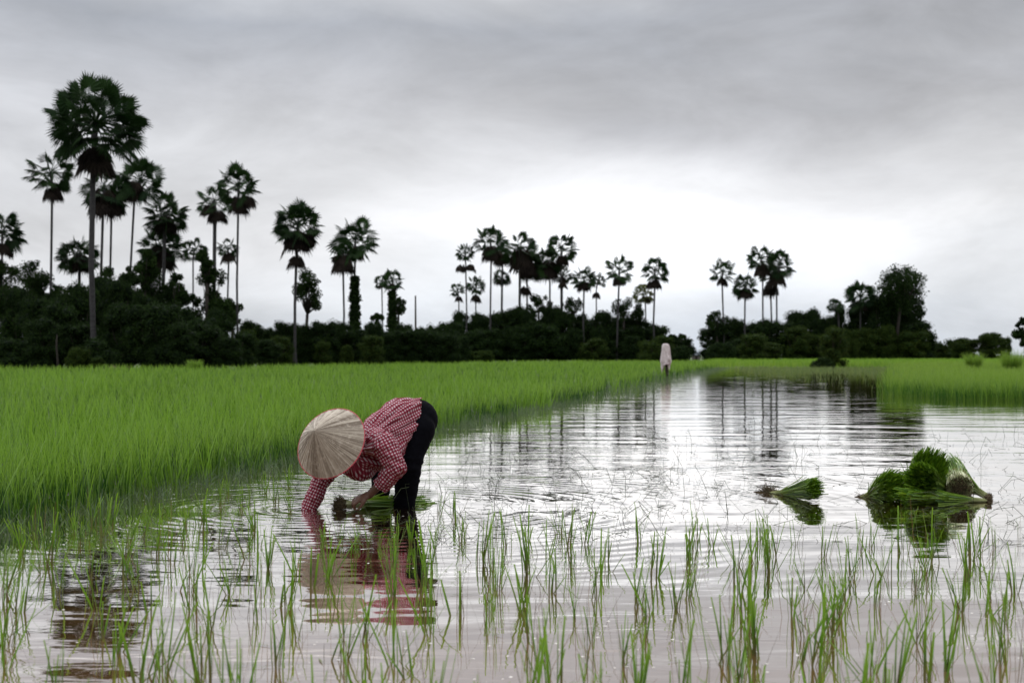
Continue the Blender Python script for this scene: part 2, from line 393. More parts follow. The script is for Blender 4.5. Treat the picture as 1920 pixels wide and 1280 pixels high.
# ------------------------------------------------------------------ planted seedlings
def clump_mesh(i):
    nb = random.randint(6, 13) if i % 3 else random.randint(3, 6); r = .030
    P = np.stack([rng.normal(0, r*.55, nb), rng.normal(0, r*.55, nb), np.full(nb, -.03)], 1)
    tl = rng.uniform(-.2, .2); laz = rng.uniform(0, 6.28, nb)
    lean = rng.uniform(.0, .30, nb)+.5*(rng.random(nb) < .12); h = rng.uniform(.15, .35, nb)*(.86 if i % 3 else .78)
    k1 = blade_arrays(P, h, rng.uniform(.0040, .0102, nb), laz, lean, rng.uniform(-.05, .12, nb), 4, .62)
    k1[0][:, 0] += tl*np.clip(k1[0][:, 2], 0, 1)
    nt_ = random.randint(2, 5)    # thin browned sheaths
    P = np.stack([rng.normal(0, r, nt_), rng.normal(0, r, nt_), np.full(nt_, -.03)], 1)
    k2 = blade_arrays(P, rng.uniform(.10, .34, nt_), rng.uniform(.0015, .0028, nt_), rng.uniform(0, 6.28, nt_), rng.uniform(0, .45, nt_), rng.uniform(-.1, .2, nt_), 3, .5)
    me1 = np_mesh('leaves', *(lambda a: (a[0], a[1], a[2]))(join([k1])))
    me2 = np_mesh('dry_stems', *(lambda a: (a[0], a[1], a[2]))(join([k2])))
    me1.materials.append(M_seedling); me2.materials.append(M_dry)
    return me1, me2
M_dry = leaf_mat('dry_stem', (.06, .055, .02), (.22, .13, .035), .3, .6)
protos = [clump_mesh(i) for i in range(18)]
spots = []
def try_spot(x0, y0, mind):
    for (a, b_) in spots:
        if (a-x0)**2+((b_-y0)*.8)**2 < mind*mind: return False
    spots.append((x0, y0)); return True
for y0 in (3.75, 4.15, 4.55, 5.0, 5.5, 6.0, 6.5, 7.0, 7.4, 7.8, 8.3):
    x0 = -.42*y0
    while x0 < .42*y0:
        jx, jy = x0+random.gauss(0, .05), y0+random.gauss(0, .11)
        px = CX+F*jx/jy
        ok = jx > edge_x(jy)+.2 and (jy < 8.0-.2*random.random()+ (1.2 if px < 800 else 0))
        if 1560 < px < 1900 and jy > 7.4: ok = False
        if 545 < px < 810 and jy > 7.35: ok = False
        if ok: try_spot(jx, jy, .10)
        x0 += random.uniform(.12, .27)
for (px, py) in ((470, 935), (500, 925), (520, 945), (545, 960), (455, 955), (430, 930), (415, 950), (380, 975), (350, 985), (540, 915), (820, 962), (850, 975), (640, 1018), (676, 1012), (708, 1022), (742, 1012), (772, 1020), (606, 1022)):
    d = F*H/(py-HY); try_spot((px-CX)/F*d, d, .05)
random.shuffle(spots)
kinds = ['full upright clump of green rice seedlings standing in the foreground water', 'sparse clump of a few thin rice seedlings standing in the foreground water']
for i, (x0, y0) in enumerate(spots[:296]):
    k = i % 18
    e = empty('rice_seedling_clump', (x0, y0, 0), random.uniform(0, 6.28)); s_ = random.uniform(.72, 1.06); px = CX+F*x0/y0; s_ *= .62 if (545 < px < 810 and y0 > 6.6) else .85 if y0 > 7.3 else 1; e.scale = (s_, s_, s_)
    tag(e, kinds[0 if k % 3 else 1], 'rice seedlings', ('full' if k % 3 else 'sparse')+' rice seedling clumps planted across the foreground')
    link('leaves', protos[k][0], None, e); link('dry_stems', protos[k][1], None, e)

# ------------------------------------------------------------------ foliage
def leaf_quads(Cn, size, nrm=None):
    n = len(Cn); a = rng.normal(size=(n, 3)); a /= np.linalg.norm(a, axis=1)[:, None]
    b = rng.normal(size=(n, 3)); b -= a*(a*b).sum(1)[:, None]; b /= np.linalg.norm(b, axis=1)[:, None]
    s = size*rng.uniform(.6, 1.4, n)
    a = a*s[:, None]; b = b*(s*.5)[:, None]
    V = np.stack([Cn-a*.5, Cn-b*.5, Cn+a*.5, Cn+b*.5], 1).reshape(-1, 3)
    return V, np.arange(n*4).reshape(-1, 4)
def bush_mesh(name, asp, seed, nl, leaf, openness=0.0):
    """crown about radius 1 and height asp, sitting on z=0"""
    rs = np.random.default_rng(seed); K = int(26+16*asp)
    cs = []; rad = []
    for k in range(K):
        z = asp*(.10+.76*rs.random()**.9); prof = math.sqrt(max(.05, 1-((z/asp-.38)/.64)**2))
        th = rs.uniform(0, 6.28); rr_ = prof*.66*math.sqrt(rs.random())
        cs.append((rr_*math.cos(th), rr_*math.sin(th), z)); rad.append(rs.uniform(.13, .36))
    cs = np.array(cs); rad = np.array(rad)
    idx = rs.choice(K, nl, p=rad**2/np.sum(rad**2)); dv = rs.normal(size=(nl, 3)); dv /= np.linalg.norm(dv, axis=1)[:, None]
    rr2 = rad[idx]*(1.28-.75*rs.random(nl)**.9)
    P = cs[idx]+dv*rr2[:, None]*np.array([1, 1, .85])
    P = P[P[:, 2] > 0]
    lobe = rs.random(K)[idx][:len(P)] if len(P) == nl else rs.random(len(P))
    V, Fc = leaf_quads(P, leaf); n = len(P)
    var = np.clip(.6*lobe+.4*rs.random(n), 0, 1)
    var = np.repeat(var, 4)
    # stray sprigs outside the lobes
    return V, Fc, var, cs, rad
def core(cs, rad, f=.62):
    Vs = []; Fs = []; b = 0
    bmx = bmesh.new(); bmesh.ops.create_icosphere(bmx, subdivisions=1, radius=1); bv = np.array([v_.co[:] for v_ in bmx.verts]); bf = np.array([[v_.index for v_ in f_.verts] for f_ in bmx.faces]); bmx.free()
    for c_, r_ in zip(cs, rad):
        Vs.append(c_+bv*r_*f); Fs.append(bf+b); b += len(bv)
    return np.concatenate(Vs), np.concatenate(Fs)
def crown_mesh(name, asp, seed, nl, leaf):
    V, Fc, var, cs, rad = bush_mesh(name, asp, seed, nl, leaf)
    cv, cf = core(cs, rad); cf4 = np.concatenate([cf, cf[:, 2:3]], 1)
    # core triangles as thin quads are invalid: split each into its own tri list through from_pydata
    me = bpy.data.meshes.new(name)
    allV = np.concatenate([V, cv]); faces = Fc.tolist()+(cf+len(V)).tolist()
    me.from_pydata(allV.tolist(), [], faces); me.update()
    at = me.attributes.new('var', 'FLOAT', 'POINT'); at.data.foreach_set('value', np.concatenate([var, np.zeros(len(cv))]).astype(np.float32))
    return me
CROWNS = {}
for asp, nl, lf in ((.8, 6500, .085), (1.5, 9500, .08), (2.6, 13000, .075)):
    CROWNS[asp] = [crown_mesh('foliage', asp, int(asp*100)+s_, nl, lf) for s_ in range(4)]
CR_MAT = {}
def crown_copy(asp, s_, material):
    key = (asp, s_, material.name)
    if key not in CR_MAT:
        me = CROWNS[asp][s_].copy(); me.materials.clear(); me.materials.append(material); CR_MAT[key] = me
    return CR_MAT[key]
def stem_mesh(h=1.0, seed=0):
    mb = MB(); rs = random.Random(seed)
    mb.tube([(0, 0, -.1), (.02, 0, h*.3), (rs.uniform(-.1, .1), rs.uniform(-.1, .1), h*.7)], [.07, .05, .02], 6)
    for k in range(4):
        a_ = rs.uniform(0, 6.28); mb.tube([(.01, 0, h*.15), (.3*math.cos(a_), .3*math.sin(a_), h*.45), (.5*math.cos(a_), .5*math.sin(a_), h*.7)], [.04, .025, .01], 5)
    return mb.mesh('trunk')
STEMS = {a_: stem_mesh(a_, int(a_*10)) for a_ in (.8, 1.5, 2.6)}
for m_ in STEMS.values(): m_.materials.append(M_bark)
nb_ = [0]
def bush(px, ptop, hw_px, d, label, material=None, name='bush', group=None, cat=None, base=.05, s=None):
    top = H+(HY-ptop)/F*d-base; hw = hw_px/F*d; ratio = top/hw
    asp = min((.8, 1.5, 2.6), key=lambda a_: abs(math.log(a_/ratio)))
    nb_[0] += 1; s = nb_[0] % 4 if s is None else s
    e = empty(name, ((px-CX)/F*d, d, base), random.uniform(0, 6.28))
    hw *= random.uniform(1.05, 1.35); e.scale = (hw, hw*random.uniform(1, 1.12), top/asp*1.02)
    tag(e, label, cat or name, group)
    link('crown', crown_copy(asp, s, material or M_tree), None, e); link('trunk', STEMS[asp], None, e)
    return e

# ------------------------------------------------------------------ sugar palms
def fan(D, S, base, fr, span, nseg, droop, rs):
    """one fan leaf: segments radiate from base around D in the plane D,S"""
    Nn = D.cross(S).normalized(); V = []; Fc = []; 
    for k in range(nseg):
        a_ = -span+2*span*(k+.5)/nseg; da = span/nseg
        L_ = fr*(1-.22*abs(a_)/span)*rs.uniform(.88, 1.08)
        def pt(ang, r_, lift): 
            p_ = base+(D*math.cos(ang)+S*math.sin(ang))*r_+Nn*lift
            p_.z -= droop*(r_/fr)**2*fr
            return p_
        cup = .16*fr*math.sin(abs(a_))**2
        b = len(V); z1 = (k % 2)*.03*fr
        V += [pt(a_, .04*fr, 0), pt(a_-da*1.03, .60*L_, cup*.6+z1), pt(a_, L_, cup), pt(a_+da*1.03, .60*L_, cup*.6-z1)]
        Fc.append((b, b+1, b+2, b+3))
    return V, Fc
def palm(label, cx, cy, r, tx, ty, bx, d, lumps=(), by=None, nleaf=None, dens=1.0, yellow=False, skirt=None, vine=None, name='sugar_palm', trunk_w=None, squash=1.0, group='sugar palms standing over the field'):
    s = d/F; seed = int(cx*7+cy); rs = random.Random(seed)
    root = W(bx, 0, d); root.z = 0.0
    e = empty(name, root); tag(e, label, 'palm tree', group)
    loc = lambda p_: p_-root
    cc = W(cx, cy, d); r *= 1.0 if r > 60 else 1.10; rr_ = r*s
    tt_ = W(tx, ty, d)
    # trunk
    tw_ = (trunk_w or max(4.0, min(8, r*.11)))*s*.5*1.22
    mid = root.lerp(tt_, .5)+Vector((rs.uniform(-.1, .1), rs.uniform(-.1, .1), 0))*1.5
    pts = []; rad = []
    for k in range(15):
        t_ = k/14
        p_ = root.lerp(mid, t_*2) if t_ < .5 else mid.lerp(tt_, (t_-.5)*2)
        pts.append(loc(p_)); rad.append(tw_*(1.55-.9*min(1, t_*6)**.6 + .35*math.exp(-((t_-.45)/.2)**2)*0+.0)*(1.0+.04*(k % 2)))
    pts.append(loc(cc+Vector((0, 0, -rr_*.05)))); rad.append(tw_*.8)
    mb = MB(); mb.tube(pts, rad, 10); link('trunk', mb.mesh('trunk'), M_trunk, e, True)
    # live crown
    V = []; Fc = []; A = []
    pet = MB()
    nL = nleaf or int((20+r*.17)*dens*rs.uniform(.85, 1.2)); squash *= rs.uniform(.75, 1.2)
    fr0 = rr_*(.43 if r > 60 else .53)
    for k in range(nL):
        zt = 1-(k+.5)/nL*1.68; th = k*2.39996+rs.uniform(-.3, .3)
        zt = max(-.72, min(.98, zt+rs.uniform(-.1, .1))); hr = math.sqrt(1-zt*zt)
        D = Vector((hr*math.cos(th), hr*math.sin(th), zt*squash)).normalized()
        pl = (rr_-fr0*.72)*rs.uniform(.82, 1.1)
        b0 = cc+Vector((0, 0, -rr_*.08)); base = b0+D*pl; base.z -= .06*rr_*(1-zt)
        S = D.cross(Vector((0, 0, 1))); S = S.normalized() if S.length > .05 else Vector((1, 0, 0))
        S = (Matrix.Rotation(rs.gauss(0, .7), 3, D) @ S)
        fv, ff = fan(D, S, base, fr0*rs.uniform(.85, 1.1), R(rs.uniform(105, 140)), 26 if r > 60 else 18, .10+.12*(1-zt), rs)
        b = len(V); V += [loc(x_) for x_ in fv]; Fc += [tuple(i_+b for i_ in f_) for f_ in ff]
        A += [min(1, max(0, rs.gauss(.45, .25)))]*len(fv)
        pet.tube([loc(b0), loc(b0+D*pl*.5+Vector((0, 0, .03*rr_))), loc(base)], [.022*rr_, .014*rr_, .010*rr_], 4, False, .3)
    me = bpy.data.meshes.new('crown'); me.from_pydata([tuple(x_) for x_ in V], [], Fc); me.update()
    at = me.attributes.new('var', 'FLOAT', 'POINT'); at.data.foreach_set('value', A)
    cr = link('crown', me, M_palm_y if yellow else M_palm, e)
    link('leaf_stalks', pet.mesh('leaf_stalks'), M_palm_y if yellow else M_palm, cr)
    # hanging dead leaves
    def dead(px, py, rp, hh):
        V = []; Fc = []; A = []; c0 = W(px, py, d); rr2 = rp*s*1.3
        for k in range(int(20+rp*.5)):
            th = k*2.39996; D = Vector((math.cos(th)*.36, math.sin(th)*.36, -1.0+rs.uniform(-.2, .35))).normalized()
            ph_ = rs.uniform(.25, 1); base = c0+Vector((math.cos(th)*rr2*.62*(1.1-ph_*.5), math.sin(th)*rr2*.62*(1.1-ph_*.5), rr2*.95*hh*ph_))
            S = D.cross(Vector((math.cos(th), math.sin(th), 0))).normalized()
            fv, ff = fan(D, S, base, rr2*rs.uniform(.8, 1.2)*hh**.5, R(rs.uniform(35, 60)), 9, .05, rs)
            b = len(V); V += [loc(x_) for x_ in fv]; Fc += [tuple(i_+b for i_ in f_) for f_ in ff]; A += [rs.random()]*len(fv)
        me = bpy.data.meshes.new('dead_fronds'); me.from_pydata([tuple(x_) for x_ in V], [], Fc); me.update()
        at = me.attributes.new('var', 'FLOAT', 'POINT'); at.data.foreach_set('value', A)
        link('dead_fronds', me, M_dead, e)
    for l_ in lumps: dead(*l_) if len(l_) == 4 else dead(*l_, 1.0)
    if vine:
        y0, y1, wv = vine; n = int((y1-y0)*wv*2.6); t_ = rng.random(n); th = rng.uniform(0, 6.28, n)
        ax = bx+(tx-bx)*0.8
        wob = np.array([.62+.25*q_+.5*max(0, mnoise.noise(Vector((q_*7, cx, 0))))+.35*mnoise.noise(Vector((q_*19, 0, cx))) for q_ in t_])*(.75+.5*rng.random(n))
        rr3 = wv*s*.62*wob*rng.random(n)**.7
        P = np.stack([(ax-CX)/F*d+rr3*np.cos(th)-root.x, rr3*np.sin(th), H-(y0+(y1-y0)*t_-HY)/F*d], 1)
        Vq, Fq = leaf_quads(P, .22*d/115)
        link('vine', np_mesh('vine', Vq, Fq, {'var': rng.random(len(Vq))}), M_tree, e)
    return e
L1, L2 = 84, 98
palm('tallest sugar palm with a huge round crown and thick grey trunk', 179, 226, 92, 175, 300, 177, L1, lumps=((180, 318, 30, 1.3),), nleaf=66, trunk_w=12.5)
palm('slender palm beside the tallest palm, ball of dead fronds under its crown', 94, 322, 43, 98, 345, 92, L2, lumps=((99, 368, 17),), trunk_w=5.5)
palm('palm cut by the left edge of the picture', 4, 432, 38, 4, 470, 4, L2, lumps=((4, 470, 18),))
palm('dark palm half hidden close behind the tallest trunk', 196, 352, 42, 193, 400, 191, L2+2, lumps=((196, 390, 26, 1.2),), trunk_w=6)
palm('palm with a brown skirt just right of the tallest trunk', 211, 368, 30, 209, 400, 209, L2+6, lumps=((211, 392, 20, 1.2),), trunk_w=5)
palm('palm with a leaning trunk at the right shoulder of the tallest crown', 264, 336, 44, 252, 371, 243, L2+3, lumps=((250, 368, 20, 1.2),), trunk_w=5)
palm('low broad palm between the two leftmost tall trunks', 148, 474, 38, 149, 500, 150, L2+4, trunk_w=7, lumps=((150, 500, 18, 1.2),))
palm('shaggy palm rising from a vine covered thicket right of the leaning palm', 311, 398, 40, 309, 430, 306, L2+5, lumps=((311, 428, 18, 1.2),), trunk_w=8)
palm('second shaggy palm crown below the shaggy thicket palm', 300, 462, 40, 300, 490, 300, L2+7, lumps=((300, 492, 24, 1.2),))
palm('thin small palm beside the shaggy thicket', 364, 468, 24, 362, 490, 360, L2+6, trunk_w=3.5)
palm('palm with thick dark trunk and paired dead clumps, shorter of the close pair', 401, 376, 32, 403, 395, 398, L2+2, lumps=((392, 398, 14), (407, 412, 17)), trunk_w=8.5, dens=.8)
palm('taller palm of the close pair, with a dead skirt hanging to one side', 446, 345, 40, 447, 370, 446, L2+4, lumps=((449, 390, 17, 1.3), (464, 385, 14, 1.1)), trunk_w=5, dens=.8)
palm('short slim palm with a dead ball below the close pair', 427, 464, 20, 429, 480, 427, L2+14, lumps=((429, 487, 13),), trunk_w=4)
palm('sugar palm with tall oval crown standing alone before a round tree', 559, 416, 43, 557, 450, 553, 106, lumps=((556, 462, 22, 1.3), (573, 455, 16, 1.1), (556, 494, 15)), trunk_w=6.5, dens=1.15)
palm('palm whose upper trunk is wrapped in hanging vine', 666, 444, 42, 666, 475, 662, 115, lumps=((665, 482, 17),), vine=(518, 632, 20), trunk_w=5)
palm('palm with yellowing crown leaning against the vine wrapped palm', 645, 473, 24, 643, 495, 641, 112, lumps=((643, 502, 18, 1.3), (632, 490, 10)), trunk_w=4.5)
M2 = 150
palm('small far palm with vine clad trunk beside the bare pole', 736, 524, 21, 736, 545, 734, M2, lumps=((735, 540, 8),), vine=(545, 632, 18))
palm('smallest far palm standing left of the vine clad one', 716, 526, 13, 716, 540, 717, M2+10, lumps=((716, 538, 7),), trunk_w=3)
D3 = 172
cp = 'sugar palms of the middle grove'
def cpalm(*a, **k): k.setdefault('group', cp); k.setdefault('trunk_w', 4.2); return palm(*a, **k)
cpalm('slim palm with three stacked tufts at the left of the middle grove', 872, 471, 17, 873, 490, 874, D3, lumps=((864, 505, 9), (882, 505, 9), (873, 486, 5)), trunk_w=3.5)
cpalm('lowest leftmost palm of the middle grove with one dead ball', 858, 541, 14, 860, 555, 860, D3+4, lumps=((860, 563, 7),), trunk_w=3)
cpalm('low palm right of the stacked tufts palm', 893, 533, 18, 892, 550, 891, D3+5, lumps=((892, 562, 9),), trunk_w=3)
cpalm('tallest palm of the middle grove with wide flat crown', 919, 450, 30, 921, 475, 919, D3, lumps=((921, 482, 15, 1.3),), dens=.9)
cpalm('brown skirted palm squeezed between the two big middle grove crowns', 942, 478, 17, 942, 500, 937, D3+6, lumps=((941, 490, 14, 1.3),))
cpalm('palm with drooping crown over a broad brown skirt in the middle grove', 976, 463, 34, 975, 490, 975, D3+4, lumps=((978, 500, 20, 1.6), (990, 512, 14, 1.4)), trunk_w=6, dens=.85)
cpalm('short leafy palm low between trunks of the middle grove', 940, 520, 17, 941, 535, 940, D3+8, lumps=((941, 530, 9),))
cpalm('dark brown palm under the drooping crown', 998, 500, 26, 988, 520, 986, D3+6, lumps=((996, 515, 18, 1.4), (985, 548, 10, 1.2)))
cpalm('shaggy palm wedged left of the upright oval crown', 1027, 488, 28, 1031, 510, 1033, D3+5, lumps=((1030, 512, 16, 1.5),))
cpalm('palm with upright oval crown at the right of the dense middle grove', 1053, 463, 31, 1052, 495, 1050, D3+4, lumps=((1054, 492, 11, 1.2), (1055, 537, 8)), dens=1.0)
cpalm('small palm tucked under the upright oval crown', 1056, 513, 18, 1054, 530, 1052, D3+7, lumps=((1055, 528, 8),))
cpalm('round low palm with dead ball right of the dense middle grove', 1095, 519, 23, 1095, 540, 1096, D3, lumps=((1095, 540, 12),), trunk_w=4)
cpalm('drooping thin palm touching the round low palm', 1121, 524, 15, 1118, 545, 1116, D3+4, lumps=((1118, 556, 7),), trunk_w=3)
cpalm('palm with open ring crown and heart shaped dead clump', 1161, 502, 28, 1161, 520, 1156, D3, lumps=((1161, 530, 12),), dens=.85)
cpalm('palm with heart shaped dead clump standing rightmost in the middle grove', 1228, 504, 26, 1228, 525, 1227, D3, lumps=((1226, 536, 13),), dens=.95)
cpalm('yellowish small palm before the rightmost palm of the middle grove', 1206, 550, 19, 1210, 565, 1210, D3+4, lumps=((1210, 564, 9),), yellow=True, trunk_w=3.2)
rp = 'sugar palms of the far grove'
def rpalm(*a, **k): k.setdefault('group', rp); k.setdefault('trunk_w', 3.8); return palm(*a, **k)
rpalm('leaning palm at the left of the far grove', 1355, 507, 24, 1354, 530, 1359, D3, lumps=((1354, 532, 9, 1.2),), dens=.95)
rpalm('squat full palm second in the far grove', 1397, 534, 23, 1397, 550, 1397, D3, lumps=((1397, 553, 13),))
rpalm('tallest palm of the far grove with open crown', 1427, 482, 26, 1430, 510, 1432, D3, lumps=((1429, 512, 12, 1.3),))
rpalm('broad palm at the right of the far grove trio', 1462, 494, 27, 1456, 530, 1453, D3+2, lumps=((1456, 530, 14, 1.4),))
rpalm('inner palm between the two big crowns of the far grove', 1444, 512, 22, 1445, 545, 1445, D3+4, lumps=((1445, 548, 13, 1.3),))
rpalm('low round palm at the foot of the great tree', 1613, 552, 27, 1613, 580, 1613, D3, lumps=((1615, 575, 10),), dens=1.3)
rpalm('small dark palm bush left of the low round palm', 1566, 573, 15, 1572, 590, 1575, D3, dens=1.1)

# ------------------------------------------------------------------ broadleaf trees
def tree(px, py, rx, ry, d, label, bx=None, lobes=16, nl=7000, leaf=.2, name='broadleaf_tree', openw=.75, material=None, group='broadleaf trees of the tree line', seed=None):
    s = d/F; bx = bx or px; rs = np.random.default_rng(seed or int(px+py*3)); r2 = random.Random(int(px*3+py))
    root = W(bx, 0, d); root.z = 0; e = empty(name, root); tag(e, label, 'tree', group)
    c0 = W(px, py, d)-root; RX, RY = rx*s, ry*s
    cs = []; 
    for k in range(lobes):
        u = rs.normal(size=3); u /= np.linalg.norm(u); u *= rs.random()**.35*.78
        cs.append((c0.x+u[0]*RX, u[1]*RX, c0.z+u[2]*RY))
    cs = np.array(cs); rad = rs.uniform(.15, .36, lobes)*min(RX, RY)
    idx = rs.choice(lobes, nl, p=rad**2/np.sum(rad**2)); dv = rs.normal(size=(nl, 3)); dv /= np.linalg.norm(dv, axis=1)[:, None]
    P = cs[idx]+dv*(rad[idx]*(1.35-openw*1.2*rs.random(nl)))[:, None]
    Vq, Fq = leaf_quads(P, leaf); var = np.repeat(np.clip(rs.random(lobes)[idx]*.6+rs.random(nl)*.4, 0, 1), 4)
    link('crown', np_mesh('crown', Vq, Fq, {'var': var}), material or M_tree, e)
    mb = MB(); fork = Vector((c0.x*.7, 0, max(.8, c0.z-RY*.75)))
    tr = max(.12, RX*.055)
    mb.tube([(0, 0, -.2), (c0.x*.2, 0, fork.z*.5), fork], [tr*1.5, tr*1.1, tr], 8)
    for c_ in cs:
        v_ = Vector(c_); m_ = fork.lerp(v_, .5)+Vector((0, 0, -.08*(v_-fork).length)); mb.tube([fork, m_, v_], [tr*.6, tr*.32, tr*.10], 5)
    link('trunk', mb.mesh('trunk'), M_bark, e, True)
    return e
tree(1692, 532, 50, 52, D3, 'great dark tree with airy rounded crown on the right of the far trees', bx=1680, lobes=44, nl=8200, leaf=.28, openw=.9)
tree(578, 550, 32, 52, 112, 'round leafy tree just behind the lone oval crowned palm', bx=572, lobes=22, nl=5200, leaf=.17)
tree(747, 575, 20, 22, M2, 'small airy tree beside the bare pole', lobes=12, nl=1800, leaf=.2)
tree(708, 598, 15, 13, M2+5, 'low grey tree left of the small far palms', lobes=9, nl=1300, leaf=.2)
tree(1688, 462+125, 60, 40, D3+4, 'spreading lower tree under the great airy crown', lobes=24, nl=7000, leaf=.28)
tree(63, 532, 40, 55, L2+3, 'round dark tree under the slender palm with the dead ball', lobes=22, nl=6500, leaf=.17)
tree(8, 545, 42, 75, L2, 'dark tree filling the left edge of the tree line', lobes=24, nl=8500, leaf=.17)
tree(243, 535, 27, 66, L2-2, 'narrow vine smothered tree under the leaning palm', lobes=20, nl=6500, leaf=.16)
tree(302, 548, 40, 62, L2+2, 'wide vine smothered tree beneath the shaggy palms', lobes=24, nl=7500, leaf=.16)
tree(393, 548, 34, 72, L2+1, 'ragged tree climbing the trunk of the close pair of palms', lobes=20, nl=4800, leaf=.16)
tree(362, 585, 22, 46, L2+3, 'thin ragged tree in the bright gap of the left tree line', lobes=12, nl=2200, leaf=.15)
tree(436, 580, 22, 44, L2+5, 'small ragged tree at the foot of the taller pair palm', lobes=12, nl=2600, leaf=.15)
for px_, py_, rx_, ry_, lb_ in ((110, 572, 34, 48, 'broad dark tree between the two leftmost tall palm trunks'), (205, 552, 30, 60, 'tall dark tree filling the space right of the thick grey trunk'),
        (272, 505, 26, 48, 'upright leafy tree reaching into the leaning palm'), (330, 545, 26, 55, 'ragged tree at the right side of the shaggy palms'), (388, 498, 22, 42, 'climber smothered tree top against the thick trunk of the shorter pair palm'),
        (410, 590, 34, 36, 'spreading dark tree under the close pair of palms'), (30, 575, 36, 50, 'broad dark tree under the palm cut by the picture edge')):
    tree(px_, py_, rx_, ry_, L2, lb_, lobes=22, nl=5600, leaf=.17)
tree(1170, 578, 26, 26, D3+2, 'see through young tree between two ring crowned palms', lobes=14, nl=1700, leaf=.24)
tree(1195, 590, 20, 26, D3+3, 'sparse grey tree under the yellowish palm', lobes=12, nl=1500, leaf=.24)
tree(1075, 575, 26, 22, D3+4, 'feathery pale tree top behind the middle grove bushes', lobes=14, nl=1400, leaf=.24)
tree(1010, 570, 30, 20, D3+6, 'feathery tree behind the drooping crown palm', lobes=14, nl=1700, leaf=.24)
tree(1345, 605, 24, 24, D3, 'ragged dark tree at the left end of the far trees', lobes=14, nl=3000, leaf=.26)
tree(1270, 636, 22, 12, D3, 'low sprawling tree with open twigs near the distant hut', lobes=12, nl=1500, leaf=.24)
tree(1572, 645, 9, 38, 170, 'slim far tree standing behind the front bush', lobes=8, nl=900, leaf=.25)
tree(1922, 625, 22, 36, 160, 'dark tree cut by the right edge of the picture', lobes=16, nl=5000, leaf=.28)

# ------------------------------------------------------------------ bushes of the tree line
G1, G2, G3 = 'dark thicket under the left palms', 'bushes along the middle tree line', 'bushes along the far tree line'
lab = ['tall dark bush in the thicket under the left palms', 'low dark bush in the thicket under the left palms']
for i in range(13):                               # back row left
    px = -40+i*38; top = [490, 510, 535, 530, 540, 520, 490, 520, 530, 560, 565, 575, 580][i]
    if 340 < px < 375: top = 600
    bush(px+random.uniform(-6, 6), top+random.uniform(-10, 25), 34, 90+random.uniform(-2, 6), lab[0], group=G1+', tall', s=i % 4)
for i in range(15):
    px = -45+i*39; bush(px+random.uniform(-8, 8), random.choice((560, 590, 600, 635)) if px < 400 else random.uniform(605, 635), 40 if px < 400 else 26, 84+random.uniform(-3, 2)+max(0, (px-400)*.1), lab[1], group=G1+', low')
def row(xs_, tops, hw, d, label, group, mt=None, jd=4):
    for i, px in enumerate(xs_):
        bush(px+random.uniform(-9, 9), np.interp(px, *tops)+random.uniform(-9, 16), hw*random.uniform(.7, 1.5), d+random.uniform(0, jd)+0, label, mt, group=group)
row(range(478, 700, 24), ([478, 520, 560, 600, 640, 690], [590, 594, 590, 596, 600, 606]), 22, 108, 'dark bush between the lone palm and the vine wrapped palm', 'dark bushes near the lone palms')
row((472, 520, 612, 655, 690), ([470, 700], [618, 632]), 19, 103, 'low olive bush at the field edge near the lone palms', 'olive bushes near the lone palms', M_bush)
row(range(690, 860, 20), ([690, 760, 830, 860], [606, 604, 606, 595]), 20, 138, 'dark bush in the low tree line under the bare pole', 'bushes under the bare pole')
row(range(700, 870, 33), ([700, 870], [632, 632]), 20, 136, 'short dark bush at the field edge under the bare pole', 'short bushes under the bare pole')
row(range(850, 1290, 21), ([850, 880, 930, 1000, 1040, 1080, 1150, 1200, 1240, 1270, 1300], [594, 580, 566, 560, 566, 578, 588, 596, 612, 622, 634]), 24, D3+2, 'tall dark bush at the foot of the middle grove', 'tall bushes of the middle grove')
row(range(850, 1260, 30), ([850, 900, 1000, 1100, 1250], [612, 606, 600, 615, 630]), 26, D3-2, 'rounded dark bush in front of the middle grove', 'rounded bushes of the middle grove', None)
row((905, 1102, 1118, 1205, 1240), ([870, 1270], [642, 630]), 17, D3-5, 'low olive bush at the field edge before the middle grove', 'olive bushes of the middle grove', M_bush)
row(range(1335, 1500, 19), ([1335, 1350, 1400, 1440, 1500], [605, 592, 594, 600, 596]), 22, D3, 'dark bush under the far grove of palms', 'bushes under the far grove')
row(range(1500, 1740, 20), ([1500, 1530, 1560, 1600, 1650, 1700, 1740], [585, 578, 580, 568, 545, 560, 606]), 26, D3, 'tall dark bush massed below the great tree', 'bushes below the great tree')
row(range(1490, 1740, 36), ([1490, 1560, 1650, 1740], [612, 608, 600, 622]), 26, D3-4, 'mid green bush in front of the great tree', 'front bushes below the great tree', M_bush)
row(range(1735, 1900, 21), ([1735, 1790, 1850, 1900], [634, 630, 624, 640]), 19, D3+3, 'low olive bush in the thin line right of the great tree', 'thin bush line', M_bush)
bush(1413, 622, 29, 150, 'pale olive rounded bush before the far grove', M_bush)
bush(1448, 640, 20, 152, 'smaller olive bush beside the pale rounded one', M_bush)
bush(1352, 640, 24, 165, 'low dark bush at the left end of the far trees', M_tree)
bush(1385, 632, 22, 168, 'dark bush between the far grove end and the pale bush', M_tree)
bush(1275, 648, 18, 165, 'squat dark bush right of the cloth covered post', M_tree)
bush(1563, 608, 27, 106.5, 'dark bush standing alone at the far edge of the water', M_bush, base=.02)
bush(1540, 672, 20, 105.5, 'low dark tangle at the foot of the lone waterside bush', M_tree, base=.02)
bush(147, 650, 27, 80, 'low olive shrub at the foot of the tallest palm', M_bush)
bush(183, 668, 14, 79.5, 'small leafy shrub right against the tallest palm', M_bush)
bush(1222, 640, 22, 160, 'olive bush behind the cloth covered post', M_bush)
for px_ in range(466, 860, 21): bush(px_, 618+random.uniform(-6, 6), 24, 119, 'dark bush at the back of the gap beside the lone palms', M_tree, group='bushes filling the gaps near the lone palms')
